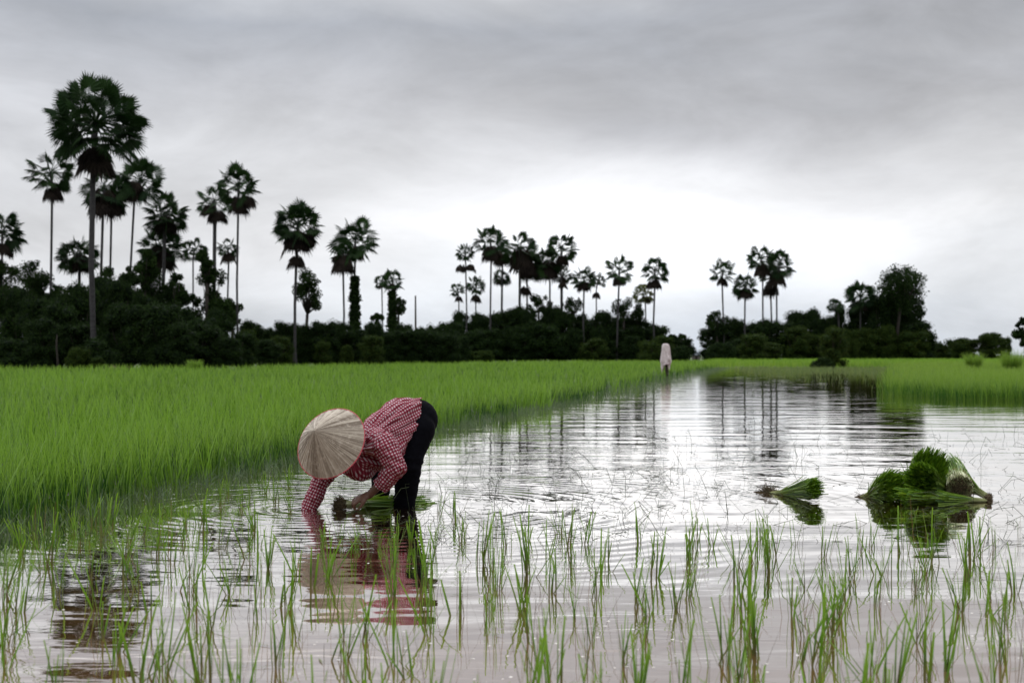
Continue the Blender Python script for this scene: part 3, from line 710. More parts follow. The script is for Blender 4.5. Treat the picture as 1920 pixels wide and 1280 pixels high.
bush(545, 628, 26, 108.5, 'dark bush tucked behind the trunk of the lone oval crowned palm', M_tree)
# grass tussocks
def tussock(px, py_top, hw_px, d, label, base=0.0):
    n = 520; hw = hw_px/F*d; h0 = H+(HY-py_top)/F*d-base
    a_ = rng.uniform(0, 6.28, n); r_ = hw*.5*np.sqrt(rng.random(n))
    P = np.stack([r_*np.cos(a_), r_*np.sin(a_), np.zeros(n)], 1)
    V, Fc, A = join([blade_arrays(P, h0*rng.uniform(.55, 1.1, n), rng.uniform(.012, .03, n)*d/60, a_+rng.normal(0, .9, n), rng.uniform(.02, .28, n), rng.uniform(0, .3, n), 3, .1)])
    o_ = link('grass_tussock', np_mesh('grass_tussock', V, Fc, A), M_rice_dark); o_.location = ((px-CX)/F*d, d, base)
    tag(o_, label, 'grass', 'grass tussocks')
tussock(365, 674, 20, 76, 'bright green grass tussock before the left thicket')
tussock(1826, 660, 17, 70, 'tall grass tussock rising from the right rice plot, farther of two')
tussock(1897, 656, 21, 62, 'tall dense grass tussock near the right edge of the picture')
# sapling stake, dead frond pile, pole, hut
mb = MB(); mb.tube([(0, 0, 0), (-.03, 0, .7), (-.10, .02, 1.5), (-.06, 0, 2.1)], [.09, .06, .05, .03], 8); P0 = W(109, 0, 78); P0.z = 0
e = empty('stump', P0); tag(e, 'thin bare tree stump standing left of the olive shrub', 'stump'); link('trunk', mb.mesh('trunk'), M_bark, e, True)
mb = MB(); rs = random.Random(3)
for k in range(26):
    x_ = rs.uniform(-.8, .8); a_ = rs.uniform(-1, 1); z_ = rs.uniform(.1, .55)*(1-abs(x_)*.5)
    D = Vector((math.cos(a_)*rs.choice((-1, 1)), math.sin(a_), rs.uniform(-.3, .4))).normalized(); S = D.cross(Vector((0, .3, 1))).normalized()
    fv, ff = fan(D, S, Vector((x_, rs.uniform(-.3, .3), z_)), rs.uniform(.35, .6), R(60), 12, .5, rs); mb.add(fv, ff, rs.random())
M_pile = leaf_mat('fallen_frond', (.07, .035, .028), (.14, .085, .07), .1, .85)
P0 = W(208, 0, 78.5); P0.z = 0.02; o_ = link('fallen_frond_pile', mb.mesh('fallen_frond_pile'), M_pile); o_.location = P0; tag(o_, 'heap of fallen brown fronds at the foot of the tallest palm', 'dead leaves')
mb = MB(); ztop = H+(HY-554)/F*M2; mb.tube([(0, 0, 0), (.02, 0, ztop*.5), (0, 0, ztop)], [.13, .11, .08], 8)
P0 = W(779, 0, M2); P0.z = 0; o_ = link('utility_pole', mb.mesh('utility_pole'), M_post, None, True); o_.location = P0; tag(o_, 'bare wooden pole sticking up above the low tree line', 'pole')
e = empty('hut', (W(1305, 0, 235).x, 235, .1)); e.scale = (.7, .7, .75); tag(e, 'small distant grey hut seen in the gap between the trees', 'hut')
M_wall = plain_mat('hut_wall', (.10, .085, .08), (.07, .06, .055), .9, 3); M_roofm = plain_mat('hut_roof', (.10, .11, .125), (.07, .08, .09), .9, 2)
mb = MB(); vs = [(-1, -1, 0), (1, -1, 0), (1, 1, 0), (-1, 1, 0), (-1, -1, 1.2), (1, -1, 1.2), (1, 1, 1.2), (-1, 1, 1.2)]
mb.add([(x_*.9, y_*.9, z_) for x_, y_, z_ in vs], [(0, 1, 5, 4), (1, 2, 6, 5), (2, 3, 7, 6), (3, 0, 4, 7)]); link('wall', mb.mesh('wall'), M_wall, e)
mb = MB(); mb.add([(-1.25, -1.15, 1.1), (1.1, -1.15, 1.1), (1.1, 0, 1.75), (-1.25, 0, 2.0), (-1.25, 1.15, 1.1), (1.1, 1.15, 1.1)], [(0, 1, 2, 3), (3, 2, 5, 4), (0, 3, 4), (1, 5, 2)]); link('roof', mb.mesh('roof'), M_roofm, e)
mb = MB(); mb.add([(-.3, -.93, 0), (.25, -.93, 0), (.25, -.93, .95), (-.3, -.93, .95)], [(0, 1, 2, 3)]); link('door', mb.mesh('door'), M_bark, e)

# ------------------------------------------------------------------ cloth covered post
d = 64; P0 = W(1248, 0, d); P0.z = 0
e = empty('scarecrow', P0); tag(e, 'post draped in pale pinkish cloth at the corner of the rice field', 'scarecrow')
mb = MB(); mb.tube([(.02, 0, -.2), (.03, 0, .7), (.0, 0, 1.38)], [.10, .085, .07], 10); mb.tube([(-.11, 0, 1.30), (.11, 0, 1.33)], [.03, .03], 6); link('post', mb.mesh('post'), M_post, e, True)
M_cloth = plain_mat('faded_cloth', (.60, .55, .54), (.33, .25, .25), .9, 10, .004, stretch=(3, 3, .6))
nz, na = 34, 40; V = []; Fc = []
for j in range(nz):
    t_ = j/(nz-1); z_ = 1.50-1.38*t_
    r_ = 1.12*np.interp(t_, [0, .04, .12, .35, .6, .68, .8, 1], [.10, .145, .165, .185, .215, .18, .175, .14])
    for i in range(na):
        a_ = 2*math.pi*i/na; fold = 1+.13*math.sin(a_*5+t_*3)*min(1, t_*3)+.07*math.sin(a_*11-t_*7)*min(1, t_*2)
        op = 1.0
        V.append((r_*fold*math.cos(a_)*.98+.015*math.sin(t_*6), r_*fold*.8*math.sin(a_), z_))
for j in range(nz-1):
    t_ = j/(nz-1)
    for i in range(na):
        a_ = 2*math.pi*(i+.5)/na; da = abs((a_+.5*math.pi-.12+math.pi) % (2*math.pi)-math.pi)
        if t_ > .62 and da < (t_-.60)*4.0: continue
        Fc.append((j*na+i, j*na+(i+1) % na, (j+1)*na+(i+1) % na, (j+1)*na+i))
V.append((0, 0, 1.51)); Fc3 = [(len(V)-1, (i+1) % na, i) for i in range(na)]
me = bpy.data.meshes.new('cloth'); me.from_pydata(V, [], Fc+Fc3); me.update(); link('cloth', me, M_cloth, e, True)
mb = MB()
for k, (a_, b_) in enumerate((((.02, -.17, .62), (.10, -.2, .56)), ((.0, -.18, .60), (-.12, -.17, .52)), ((.03, -.19, .6), (.21, -.1, .64)), ((.10, -.19, .98), (.17, -.14, .62)))):
    a_, b_ = Vector(a_), Vector(b_); mb.tube([a_, a_.lerp(b_, .5)+Vector((0, -.03, .01)), b_], [.03, .045, .035], 8)
link('knotted_sleeve', mb.mesh('knotted_sleeve'), M_cloth, e, True)

#PERSON
# ------------------------------------------------------------------ the planter
def capsule(A, B, ra, rb, n=20, m=6):
    """closed tapered capsule; returns verts, faces"""
    A, B = Vector(A), Vector(B); ax = (B-A); L_ = ax.length; ax = ax/L_ if L_ > 1e-6 else Vector((0, 0, 1))
    x = ax.cross(Vector((0, 0, 1)) if abs(ax.z) < .9 else Vector((1, 0, 0))).normalized(); y = ax.cross(x)
    prof = [(-ra*math.cos(k/m*math.pi/2), ra*math.sin(k/m*math.pi/2)) for k in range(1, m+1)] + [(L_+rb*math.sin(k/m*math.pi/2), rb*math.cos(k/m*math.pi/2)) for k in range(0, m)]
    vs = [A-ax*ra]; 
    for (h_, r_) in prof:
        for k in range(n):
            t_ = 2*math.pi*k/n; vs.append(A+ax*h_+(x*math.cos(t_)+y*math.sin(t_))*r_)
    vs.append(B+ax*rb); fs = [(0, 1+(k+1) % n, 1+k) for k in range(n)]
    for j in range(len(prof)-1):
        for k in range(n): fs.append((1+j*n+k, 1+j*n+(k+1) % n, 1+(j+1)*n+(k+1) % n, 1+(j+1)*n+k))
    e_ = len(vs)-1; fs += [(e_, 1+(len(prof)-1)*n+k, 1+(len(prof)-1)*n+(k+1) % n) for k in range(n)]
    return vs, fs
def ellipsoid(c, ax, rads):
    """ax: 3 orthonormal vectors"""
    vs, fs = capsule((0, 0, 0), (0, 0, 1e-4), 1, 1, 24, 8); M3 = Matrix(ax).transposed()
    return [Vector(c)+M3 @ Vector((v_.x*rads[0], v_.y*rads[1], v_.z*rads[2])) for v_ in vs], fs
def frame(z_, hint):
    z_ = Vector(z_).normalized(); x_ = Vector(hint); x_ = (x_-z_*x_.dot(z_)).normalized(); return [x_, z_.cross(x_), z_]
def union(name, shapes, voxel, smooth=4, fac=.5):
    mb = MB()
    for vs, fs in shapes: mb.add(vs, fs)
    me = bpy.data.meshes.new('tmp'); me.from_pydata(mb.v, [], mb.f); me.update()
    o_ = bpy.data.objects.new('tmp', me); C.objects.link(o_)
    r_ = o_.modifiers.new('r', 'REMESH'); r_.mode = 'VOXEL'; r_.voxel_size = voxel; r_.use_smooth_shade = True
    s_ = o_.modifiers.new('s', 'SMOOTH'); s_.iterations = smooth; s_.factor = fac
    dg = bpy.context.evaluated_depsgraph_get(); ev = o_.evaluated_get(dg)
    out = bpy.data.meshes.new_from_object(ev); out.name = name
    bpy.data.objects.remove(o_); bpy.data.meshes.remove(me)
    return out
def path(pts, rads):
    return [capsule(pts[i], pts[i+1], rads[i], rads[i+1]) for i in range(len(pts)-1)]

pel = W(782, 787, 9.48); chest = W(728, 812, 9.30); neck = W(680, 838, 9.14)
shL = W(722, 836, 9.02); elL = W(742, 876, 9.00); wrL = W(693, 927, 9.10)
shR = W(645, 850, 9.28); elR = W(606, 893, 9.24); wrR = W(580, 952, 9.2); haR = W(576, 975, 9.2)
hipL = W(783, 805, 9.40); knL = W(767, 875, 9.32); anL = W(756, 958, 9.38)
hipR = W(768, 803, 9.60); knR = W(716, 890, 9.72); anR = W(712, 952, 9.86)
HA = Vector((-.38, -.82, .43)).normalized()                 # axis of hat and head
HC = W(621, 831, 8.94); headc = HC-HA*.05
knuck = W(668, 936, 9.09)
hdir = (knuck-wrL).normalized()
Xr = Vector((1, 0, 0))
# --- body
sh = []
sh += path([pel, chest, neck], [.125, .125, .07])
sh += path([shR, neck+(chest-neck)*.25, shL], [.055, .08, .055])
sh += path([neck, headc], [.05, .052])
sh += path([shL, elL, wrL], [.045, .036, .025])
sh += path([shR, elR, wrR], [.045, .035, .025])
sh += path([hipL, knL, anL], [.085, .052, .036])+path([hipR, knR, anR], [.085, .052, .036])
for an in (anL, anR):
    toe = an+Vector((-.13, -.10, -.06)); sh += path([an, an+Vector((-.01, 0, -.05)), toe], [.036, .036, .022])
# head: skull, jaw, nose, brow, ears; face looks down and a little forward
fdir = Vector((-.55, -.05, -.83)); fdir = (fdir-HA*fdir.dot(HA)).normalized(); side = HA.cross(fdir)
sh.append(ellipsoid(headc, [side, fdir, HA], (.073, .092, .100)))
sh.append(ellipsoid(headc+fdir*.045-HA*.055, [side, fdir, HA], (.048, .045, .052)))
sh.append(capsule(headc+fdir*.088+HA*.0, headc+fdir*.108-HA*.03, .008, .013))
sh.append(capsule(headc+fdir*.083-HA*.062-side*.02, headc+fdir*.083-HA*.062+side*.02, .008, .008))
for s_ in (-1, 1): sh.append(ellipsoid(headc+side*s_*.076-HA*.005, [side, fdir, HA], (.010, .018, .030)))
# left hand: palm, four fingers over the bundle, thumb in front
up = Vector((.1, -.35, .93)); up = (up-hdir*up.dot(hdir)).normalized(); acr = hdir.cross(up).normalized()   # acr: across the knuckles
palm_c = wrL.lerp(knuck, .55)
sh.append(ellipsoid(palm_c, [acr, up, hdir], (.040, .017, .050)))
sh += path([wrL, palm_c], [.025, .022])
for k, off in enumerate((-.030, -.010, .010, .029)):
    b0 = knuck-hdir*.01+acr*off*1.05+up*(.004-.004*abs(k-1.2)); L_ = (.036, .041, .038, .030)[k]
    p1 = b0+(hdir*.86-up*.30+acr*off*.9).normalized()*L_
    p2 = p1+(hdir*.25-up*.95).normalized()*L_*.72
    p3 = p2+(-hdir*.45-up*.80).normalized()*L_*.52
    sh += path([b0, p1, p2, p3], [.0105, .0095, .0085, .0072])
t0 = wrL+hdir*.02-acr*.0; sgn = 1 if (acr.y < 0) else -1
t1 = palm_c+acr*sgn*.036-up*.012; t2 = t1+(hdir*.7-up*.55+acr*sgn*.25).normalized()*.034; t3 = t2+(hdir*.8-up*.6-acr*sgn*.1).normalized()*.028
sh += path([t0, t1, t2, t3], [.017, .014, .0105, .0085])
# right hand under the water, fingers pressing a seedling into the mud
sh.append(ellipsoid(haR, [Xr, Vector((0, 1, 0)), Vector((0, 0, 1))], (.038, .018, .045)))
for k in range(4):
    b0 = haR+Vector((-.028+.018*k, 0, -.035)); sh += path([b0, b0+Vector((-.004, -.012, -.032)), b0+Vector((-.002, -.004, -.058+.004*abs(k-1)))], [.009, .008, .007])
sh += path([haR+Vector((.03, -.005, .0)), haR+Vector((.045, -.02, -.03)), haR+Vector((.038, -.03, -.055))], [.012, .010, .008])
M_skin = plain_mat('skin', (.105, .045, .026), (.075, .032, .018), .5, 30, .0006, .4)
body = link('person', union('person', sh, .0042, 2), M_skin, None, True)
tag(body, 'person in a conical hat and checked shirt bending down to plant rice in the water', 'person')
# eyes and hair
mb = MB()
vs, fs = ellipsoid(headc+HA*.012-fdir*.014, [side, fdir, HA], (.080, .090, .096)); mb.add(vs, fs)
vs, fs = capsule(headc-fdir*.07, headc-fdir*.085-HA*.07, .05, .03); mb.add(vs, fs)
M_hair = plain_mat('hair', (.012, .010, .009), None, .5, 60)
link('hair', mb.mesh('hair'), M_hair, body, True)
for s_ in (-1, 1):
    mb = MB(); vs, fs = ellipsoid(headc+fdir*.082+side*s_*.030+HA*.005, [side, fdir, HA], (.013, .007, .005)); mb.add(vs, fs); link('eye', mb.mesh('eye'), M_hair, body, True)

# --- trousers
sh = path([pel+(chest-pel)*.3, pel], [.13, .140])
sh.append(ellipsoid(W(772, 797, 9.5), frame((.2, .1, 1), (1, 0, 0)), (.140, .150, .165)))
sh += path([hipL, hipL.lerp(knL, .5)+Vector((-.015, 0, 0)), knL, knL.lerp(anL, .55), anL], [.118, .104, .084, .076, .070])
sh += path([hipR, hipR.lerp(knR, .5), knR, knR.lerp(anR, .5), anR], [.115, .100, .076, .064, .056])
tm = union('trousers', sh, .008, 5)
nrm = [v_.normal.copy() for v_ in tm.vertices]
for v_, n_ in zip(tm.vertices, nrm):
    c_ = v_.co; k_ = math.exp(-((c_.z-.25)/.12)**2)+.5*math.exp(-((c_.z-.06)/.08)**2)+.25
    f_ = mnoise.noise(Vector((c_.x*9, c_.y*9, c_.z*26)))+.5*mnoise.noise(Vector((c_.x*20, c_.y*20, c_.z*45+7)))
    v_.co = c_+n_*f_*.008*k_
M_trous = plain_mat('black_trousers', (.004, .004, .006), (.002, .002, .003), 1.0, 60, .0008, .05)
link('trousers', tm, M_trous, body, True)

# --- shirt
sh = []
tail = pel+Vector((.075, .03, -.055)); mids = W(752, 790, 9.40)
sh += path([tail, pel, mids, chest, neck], [.142, .150, .158, .152, .095])
belly = W(690, 850, 9.22)
sh.append(ellipsoid(W(712, 838, 9.24), frame(neck-pel, (0, -1, 0)), (.155, .150, .20)))
sh.append(ellipsoid(W(676, 864, 9.2), frame(neck-pel, (0, -1, 0)), (.12, .13, .13)))
sh += path([shR, neck+(chest-neck)*.3, shL], [.085, .11, .082])
cufL = W(714, 912, 9.05); exL = elL+(cufL-elL)*1.45
sh += path([shL, shL.lerp(elL, .5), elL, exL], [.082, .076, .068, .050])
cufR = wrR; exR = wrR+(wrR-elR).normalized()*.06
sh += path([shR, shR.lerp(elR, .5), elR, wrR, exR], [.080, .068, .060, .052, .050])
sm = union('shirt', sh, .0068, 5)
segs = [(pel+(pel-chest)*1.2, neck, .15), (shL, elL, .065), (elL, exL, .055), (shR, elR, .065), (elR, exR, .055)]
pen = [.0, 0, 0, 0, 0]
def seg_d(p_, a_, b_):
    ab = b_-a_; t_ = max(0, min(1, (p_-a_).dot(ab)/ab.length_squared)); return (p_-(a_+ab*t_)).length, t_
def which(p_):
    best = None
    for i_, (a_, b_, r_) in enumerate(segs):
        dd, t_ = seg_d(p_, a_, b_); v_ = dd-r_
        if best is None or v_ < best[0]: best = (v_, i_)
    return best[1]
frames = []
for i_, (a_, b_, r_) in enumerate(segs):
    ax = (b_-a_).normalized()
    hint = Vector((.3, .9, -.6)) if i_ == 0 else Vector((0, 1, .2))       # where the seam lies, away from the eye
    x_ = (hint-ax*hint.dot(ax)).normalized(); frames.append((a_, ax, x_, ax.cross(x_), r_))
nrm = [v_.normal.copy() for v_ in sm.vertices]
for v_, n_ in zip(sm.vertices, nrm):
    i_ = which(v_.co); a_, ax, x_, y_, r_ = frames[i_]; q_ = v_.co-a_; u_ = q_.dot(ax); th = math.atan2(q_.dot(y_), q_.dot(x_))
    if i_ == 0:
        f_ = mnoise.noise(Vector((u_*5+th*.8, th*3.2, 1)))*.027+mnoise.noise(Vector((u_*9-th*2, th*8, 4)))*.011
        f_ += mnoise.noise(Vector((u_*26, th*5, 8)))*.004
    else:
        f_ = mnoise.noise(Vector((u_*26+th*1.2, th*1.3, i_*3)))*.013+mnoise.noise(Vector((u_*50-th*2, th*2.5, i_*5)))*.006
    v_.co = v_.co+n_*f_
# trim hem, cuffs and collar
bmx = bmesh.new(); bmx.from_mesh(sm); dele = []
hemp = W(775, 800, 9.4); hemn = Vector((.90, .24, -.30)).normalized()
cutL = (cufL-elL).normalized(); cutR = (exR-elR).normalized()
for f_ in bmx.faces:
    c_ = f_.calc_center_median()
    wv = .010*math.sin(c_.y*40)+.006*math.sin(c_.z*60)
    i_ = which(c_)
    if i_ == 0 and (c_-hemp).dot(hemn) > wv: dele.append(f_); continue
    if i_ == 2 and (c_-cufL).dot(cutL) > 0: dele.append(f_); continue
    if i_ == 4 and (c_-(wrR+cutR*.03)).dot(cutR) > 0: dele.append(f_); continue
    if (c_-headc).length < .10: dele.append(f_)
bmesh.ops.delete(bmx, geom=dele, context='FACES')
ks = []
seen = set()
islands = []
for f_ in bmx.faces:                      # keep only the biggest island
    if f_ in seen: continue
    st = [f_]; seen.add(f_); isl = []
    while st:
        g_ = st.pop(); isl.append(g_)
        for e_ in g_.edges:
            for h_ in e_.link_faces:
                if h_ not in seen: seen.add(h_); st.append(h_)
    islands.append(isl)
islands.sort(key=len)
for isl in islands[:-1]: bmesh.ops.delete(bmx, geom=isl, context='FACES')
uvl = bmx.loops.layers.uv.new('UVMap')
for f_ in bmx.faces:
    c_ = f_.calc_center_median(); i_ = which(c_); a_, ax, x_, y_, r_ = frames[i_]
    q_ = c_-a_; th0 = math.atan2(q_.dot(y_), q_.dot(x_))
    for lp in f_.loops:
        q_ = lp.vert.co-a_; th = math.atan2(q_.dot(y_), q_.dot(x_))
        if th-th0 > math.pi: th -= 2*math.pi
        if th-th0 < -math.pi: th += 2*math.pi
        lp[uvl].uv = (q_.dot(ax)+i_*.37, th*r_*1.1+i_*.21)
bmesh.ops.solidify(bmx, geom=list(bmx.faces), thickness=.0025)
bmx.to_mesh(sm); bmx.free()
m, nt = mat('red_gingham'); q = N(nt)
uv = q.n('ShaderNodeUVMap').outputs[0]; su = q.n('ShaderNodeSeparateXYZ'); q.l(uv, su.inputs[0])
def stripe(s_): return q.math('GREATER_THAN', q.math('FRACT', q.math('MULTIPLY', s_, 1/.0200)), .47)
ua, ub = stripe(su.outputs[0]), stripe(su.outputs[1])
tot = q.math('MULTIPLY', q.math('ADD', ua, ub), .5)
col = q.ramp(tot, [(0, (.47, .40, .42)), (.5, (.22, .030, .050)), (1, (.115, .005, .015))], 'LINEAR')
uvn = q.n('ShaderNodeVectorMath', operation='SCALE'); q.l(uv, uvn.inputs[0]); uvn.inputs['Scale'].default_value = 1
thr = q.noise(500, 2, .6, uvn.outputs[0]); wr = q.noise(26, 4, .6, uvn.outputs[0])
col = q.mix(q.mapr(thr, .3, .7, 0, .25), col, (.12, .02, .03))
p = q.n('ShaderNodeBsdfPrincipled'); q.l(col, p.inputs['Base Color']); p.inputs['Roughness'].default_value = .85; p.inputs['Specular IOR Level'].default_value = .2
b = q.n('ShaderNodeBump'); b.inputs['Distance'].default_value = .008; b.inputs['Strength'].default_value = .8; q.l(wr, b.inputs['Height']); q.l(b.outputs[0], p.inputs['Normal'])
q.out(p.outputs[0])
shirt = link('shirt', sm, m, body, True)

# --- conical hat
x_, y_, z_ = frame(HA, (1, 0, .3)); RH = .236; HH = .215; nseg = 240; nr = 26
rs = random.Random(5); cuts = [0]; 
while cuts[-1] < 2*math.pi-.06: cuts.append(cuts[-1]+rs.uniform(.075, .16))
cuts[-1] = 2*math.pi; lift = [rs.uniform(0, .0016) for _ in cuts]; tone = [rs.random() for _ in cuts]
def strip(a_):
    for i_ in range(len(cuts)-1):
        if cuts[i_] <= a_ < cuts[i_+1]: return i_, (a_-cuts[i_])/(cuts[i_+1]-cuts[i_])
    return len(cuts)-2, 1
V = []; Fc = []; A = []
for j in range(nr+1):
    r_ = j/nr
    for i in range(nseg):
        a_ = 2*math.pi*i/nseg; skew = a_+.0; k_, t_ = strip(skew % (2*math.pi))
        lf = (lift[k_]+.0050*t_+.0012*mnoise.noise(Vector((k_*3.1, r_*9, 0))))*min(1, r_*2.5)
        hgt = HH*(1-r_)-.012*math.sin(math.pi*r_)*0+.006*math.sin(math.pi*r_)+lf
        if r_ < .05: hgt -= .004
        rad_ = RH*r_*(1+.006*math.sin(3*a_+1))
        V.append(HC+x_*rad_*math.cos(a_)+y_*rad_*math.sin(a_)+z_*hgt); A.append(tone[k_])
for j in range(nr):
    for i in range(nseg): Fc.append((j*nseg+i, (j+1)*nseg+i, (j+1)*nseg+(i+1) % nseg, j*nseg+(i+1) % nseg))
me = bpy.data.meshes.new('conical_hat'); me.from_pydata([tuple(v_) for v_ in V], [], Fc); me.update()
at = me.attributes.new('var', 'FLOAT', 'POINT'); at.data.foreach_set('value', A)
uvl = me.uv_layers.new(name='UVMap')
for pl in me.polygons:
    i0 = (pl.vertices[0]) % nseg
    for li in pl.loop_indices:
        vi = me.loops[li].vertex_index; j, i = divmod(vi, nseg)
        if i == 0 and i0 == nseg-1: i = nseg
        uvl.data[li].uv = (i/nseg, j/nr)
m, nt = mat('palm_leaf_hat'); q = N(nt)
uv = q.n('ShaderNodeUVMap').outputs[0]; mp = q.n('ShaderNodeMapping'); mp.inputs['Scale'].default_value = (150, 1.6, 1); q.l(uv, mp.inputs[0])
f1 = q.noise(1, 4, .6, mp.outputs[0]); mp2 = q.n('ShaderNodeMapping'); mp2.inputs['Scale'].default_value = (22, 5, 1); q.l(uv, mp2.inputs[0])
f2 = q.noise(1.6, 5, .65, mp2.outputs[0]); mp3 = q.n('ShaderNodeMapping'); mp3.inputs['Scale'].default_value = (60, 22, 1); q.l(uv, mp3.inputs[0]); f3 = q.noise(1.5, 3, .5, mp3.outputs[0])
col = q.mix(q.attr('var'), (.14, .108, .080), (.48, .415, .335))
col = q.mix(q.mapr(f1, .35, .7, 0, .8), col, (.11, .075, .045))
col = q.mix(q.mapr(f2, .5, .75, 0, .6), col, (.58, .51, .42))
col = q.mix(q.mapr(f3, .66, .76, 0, .8), col, (.05, .035, .025))
p = q.n('ShaderNodeBsdfPrincipled'); q.l(col, p.inputs['Base Color']); p.inputs['Roughness'].default_value = .6; p.inputs['Specular IOR Level'].default_value = .3
b = q.n('ShaderNodeBump'); b.inputs['Distance'].default_value = .002; q.l(f1, b.inputs['Height']); q.l(b.outputs[0], p.inputs['Normal']); q.out(p.outputs[0])
hat = link('conical_hat', me, m, body, False)
mb = MB(); mb.tube([HC+x_*RH*math.cos(t_)+y_*RH*math.sin(t_)+z_*.001 for t_ in [2*math.pi*k/96 for k in range(97)]], .0042, 8, False)
M_rim = plain_mat('red_binding', (.42, .07, .085), (.30, .05, .06), .7, 40)
link('rim', mb.mesh('rim'), M_rim, hat, True)
mb = MB()
for k in range(6):
    rr_ = RH*(.25+.14*k); hh_ = HH*(1-rr_/RH)-.004
    mb.tube([HC+x_*rr_*math.cos(t_)+y_*rr_*math.sin(t_)+z_*hh_ for t_ in [2*math.pi*i/48 for i in range(49)]], .0018, 5, False)
M_bamboo = plain_mat('bamboo', (.30, .22, .12), None, .6, 30)
link('bamboo_hoops', mb.mesh('bamboo_hoops'), M_bamboo, hat, True)

# ------------------------------------------------------------------ bundles of cut seedlings
M_root = leaf_mat('roots', (.04, .028, .016), (.13, .095, .05), .1, .9)
M_tie = plain_mat('straw_tie', (.28, .22, .09), None, .8, 30)
m, nt = mat('bundle_blade'); q = N(nt)
g_ = q.mix(q.attr('var'), (.032, .10, .005), (.20, .33, .015)); t_ = q.attr('tt')
col = q.mix(q.mapr(t_, .12, .50, 1, 0), g_, (.42, .44, .22)); col = q.mix(q.mapr(t_, .97, 1.0, 0, .4), col, (.12, .30, .03))
p = q.n('ShaderNodeBsdfPrincipled'); q.l(col, p.inputs['Base Color']); p.inputs['Roughness'].default_value = .4
tr_ = q.n('ShaderNodeBsdfTranslucent'); q.l(col, tr_.inputs[0]); mx = q.n('ShaderNodeMixShader'); mx.inputs[0].default_value = .25; q.l(p.outputs[0], mx.inputs[1]); q.l(tr_.outputs[0], mx.inputs[2]); q.out(mx.outputs[0]); M_bl = m
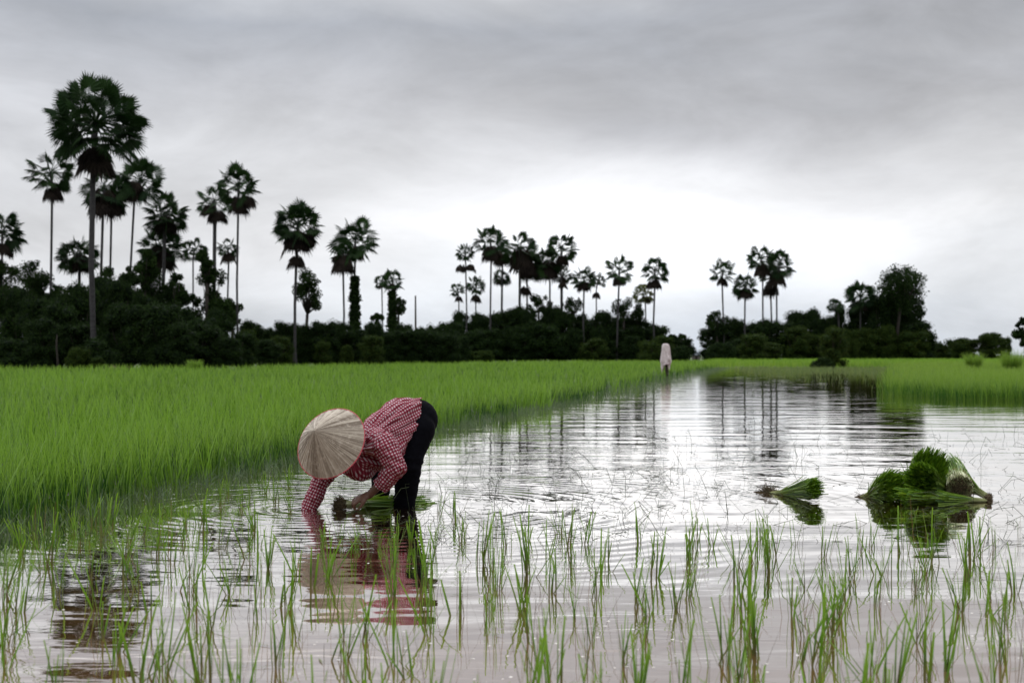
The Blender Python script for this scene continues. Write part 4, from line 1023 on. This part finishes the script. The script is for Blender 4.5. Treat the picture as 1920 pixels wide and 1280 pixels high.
def bundle(label, A, B, r0, r1, n=700, sag=.03, jit=.06, cat='seedling bundle', wd=.006, group='bundles of cut rice seedlings lying in the water', rootlen=.06, droop=0.0, cutn=None, flat=1.0):
    A, B = Vector(A), Vector(B); e = empty('seedling_bundle', (A.x, A.y, 0)); tag(e, label, cat, group); o0 = Vector((A.x, A.y, 0))
    ax = (B-A).normalized(); X_, Y_, _ = frame(ax, (0, 0, 1)); L_ = (B-A).length
    th = rng.uniform(0, 6.28, n); rr = np.sqrt(rng.random(n)); seg = 6; ts = np.linspace(0, 1, seg+1)
    V = []; Fc = []; va = []; tt = []
    mb = MB()
    for i in range(n):
        c_, s_ = math.cos(th[i])*rr[i], math.sin(th[i])*rr[i]; Li = L_*(1-jit*rng.random()) if rng.random() > .12 else L_*rng.uniform(.6, 1.08)
        vv = rng.random(); fa = rng.uniform(0, 6.28); wv = Vector(X_)*math.cos(fa)+Vector(Y_)*math.sin(fa); b0 = len(V)
        stray = rng.normal(0, .25) if rng.random() < .06 else 0
        ww = wd*rng.uniform(.7, 1.3)
        for k, t_ in enumerate(ts):
            rad_ = r0*(1-.35*math.sin(math.pi*min(1, t_*2.2))) if t_ < .45 else r0*.65+(r1-r0*.65)*((t_-.45)/.55)**1.3
            rad_ = r0+(r1-r0)*t_**1.6
            rad_ *= 1-.30*math.exp(-((t_-.3)/.15)**2)
            p_ = A+ax*Li*t_+(Vector(X_)*c_*flat+Vector(Y_)*s_)*rad_+Vector((0, 0, 1))*(sag*math.sin(math.pi*t_)-droop*t_*t_)+wv*stray*.15*t_*t_
            if p_.z < .002: p_.z = .002+rng.random()*.006
            p_ -= o0; hw = ww*.5*(1 if k else .6); V += [p_-wv*hw, p_+wv*hw]; va += [vv, vv]; tt += [t_, t_]
        for k in range(seg): Fc.append((b0+2*k, b0+2*k+1, b0+2*k+3, b0+2*k+2))
    me = np_mesh('leaves', np.array([v_[:] for v_ in V]), np.array(Fc), {'var': va, 'tt': tt}); link('leaves', me, M_bl, e)
    cvs, cfs = ellipsoid(A-o0+ax*r0*.45, [X_, Y_, ax], (r0*.7*flat, r0*.7, r0*.4)); mb.add(cvs, cfs, .2)
    for i in range(420):
        c_ = np.clip(rng.normal(0, .45, 2), -.95, .95); p_ = A+(Vector(X_)*c_[0]+Vector(Y_)*c_[1])*r0
        pts = [p_+ax*r0*.5*rng.random()]
        for k in range(3): pts.append(pts[-1]+(-ax*1.0+Vector(rng.normal(0, .7, 3))).normalized()*rootlen*.4)
        pts = [Vector((p2.x, p2.y, max(p2.z, .002)))-o0 for p2 in pts]; mb.tube(pts, .0016, 3, False, rng.random())
    link('roots', mb.mesh('roots'), M_root, e)
    mt = MB(); c_ = A+ax*L_*.3+Vector((0, 0, sag*.8)); rt = (r0+(r1-r0)*.3**1.6)*.74
    mt.tube([c_-o0+(Vector(X_)*math.cos(k*math.pi/8)*flat+Vector(Y_)*math.sin(k*math.pi/8))*rt for k in range(17)], .004, 5, False); link('tie', mt.mesh('tie'), M_tie, e, True)
    return e
bundle('loose bundle of seedlings held by its muddy roots in the planter\'s hand', W(640, 946, 9.14), W(800, 942, 9.60), .040, .085, 300, .0, .55, cat='seedling bundle', rootlen=.055, flat=.6, wd=.007)
bundle('small lone bundle floating left of the heap with its cut tips raised', W(1446, 927, 10.3), W(1533, 914, 9.66), .022, .075, 1100, .0, .16, rootlen=.12, wd=.0045, flat=1.0)
bundle('bundle leaning upright on top of the heap with pale green cut tips', W(1716, 928, 10.05), W(1748, 864, 9.62), .09, .125, 2200, .0, .22, wd=.005)
bundle('bundle on the left of the heap with dark tips fanned toward the water', W(1620, 936, 10.0), W(1684, 906, 9.62), .03, .115, 1600, .01, .28, rootlen=.05, wd=.005)
bundle('dark bundle in the middle of the heap with its cut tips facing the camera', W(1770, 915, 10.2), W(1724, 896, 9.46), .07, .115, 1600, .0, .16, wd=.005)
bundle('long bundle lying along the front of the heap with its roots in the water', W(1848, 938, 9.66), W(1690, 926, 9.48), .022, .075, 900, .0, .5, rootlen=.04, flat=.6, wd=.006)
bundle('pale stemmed bundle at the back right of the heap showing its tangled roots', W(1800, 914, 9.80), W(1780, 864, 10.2), .095, .06, 900, .02, .35, rootlen=.03, wd=.006)
bundle('spread bundle slumping to the right edge of the heap', W(1852, 932, 9.85), W(1770, 880, 10.1), .022, .09, 800, .0, .4, rootlen=.03, wd=.006)
bundle('green bundle buried low in the middle of the heap', W(1800, 925, 10.1), W(1700, 912, 9.85), .09, .13, 1000, .0, .25, rootlen=.06, wd=.006)
# ------------------------------------------------------------------ render settings
vs_ = sc.view_settings; vs_.view_transform = 'Standard'; vs_.look = 'None'; vs_.gamma = 1; vs_.exposure = 0
cy = sc.cycles; cy.max_bounces = 6; cy.diffuse_bounces = 3; cy.glossy_bounces = 4; cy.transmission_bounces = 3; cy.use_denoising = True
cy.caustics_reflective = False; cy.caustics_refractive = False
sc.render.film_transparent = False
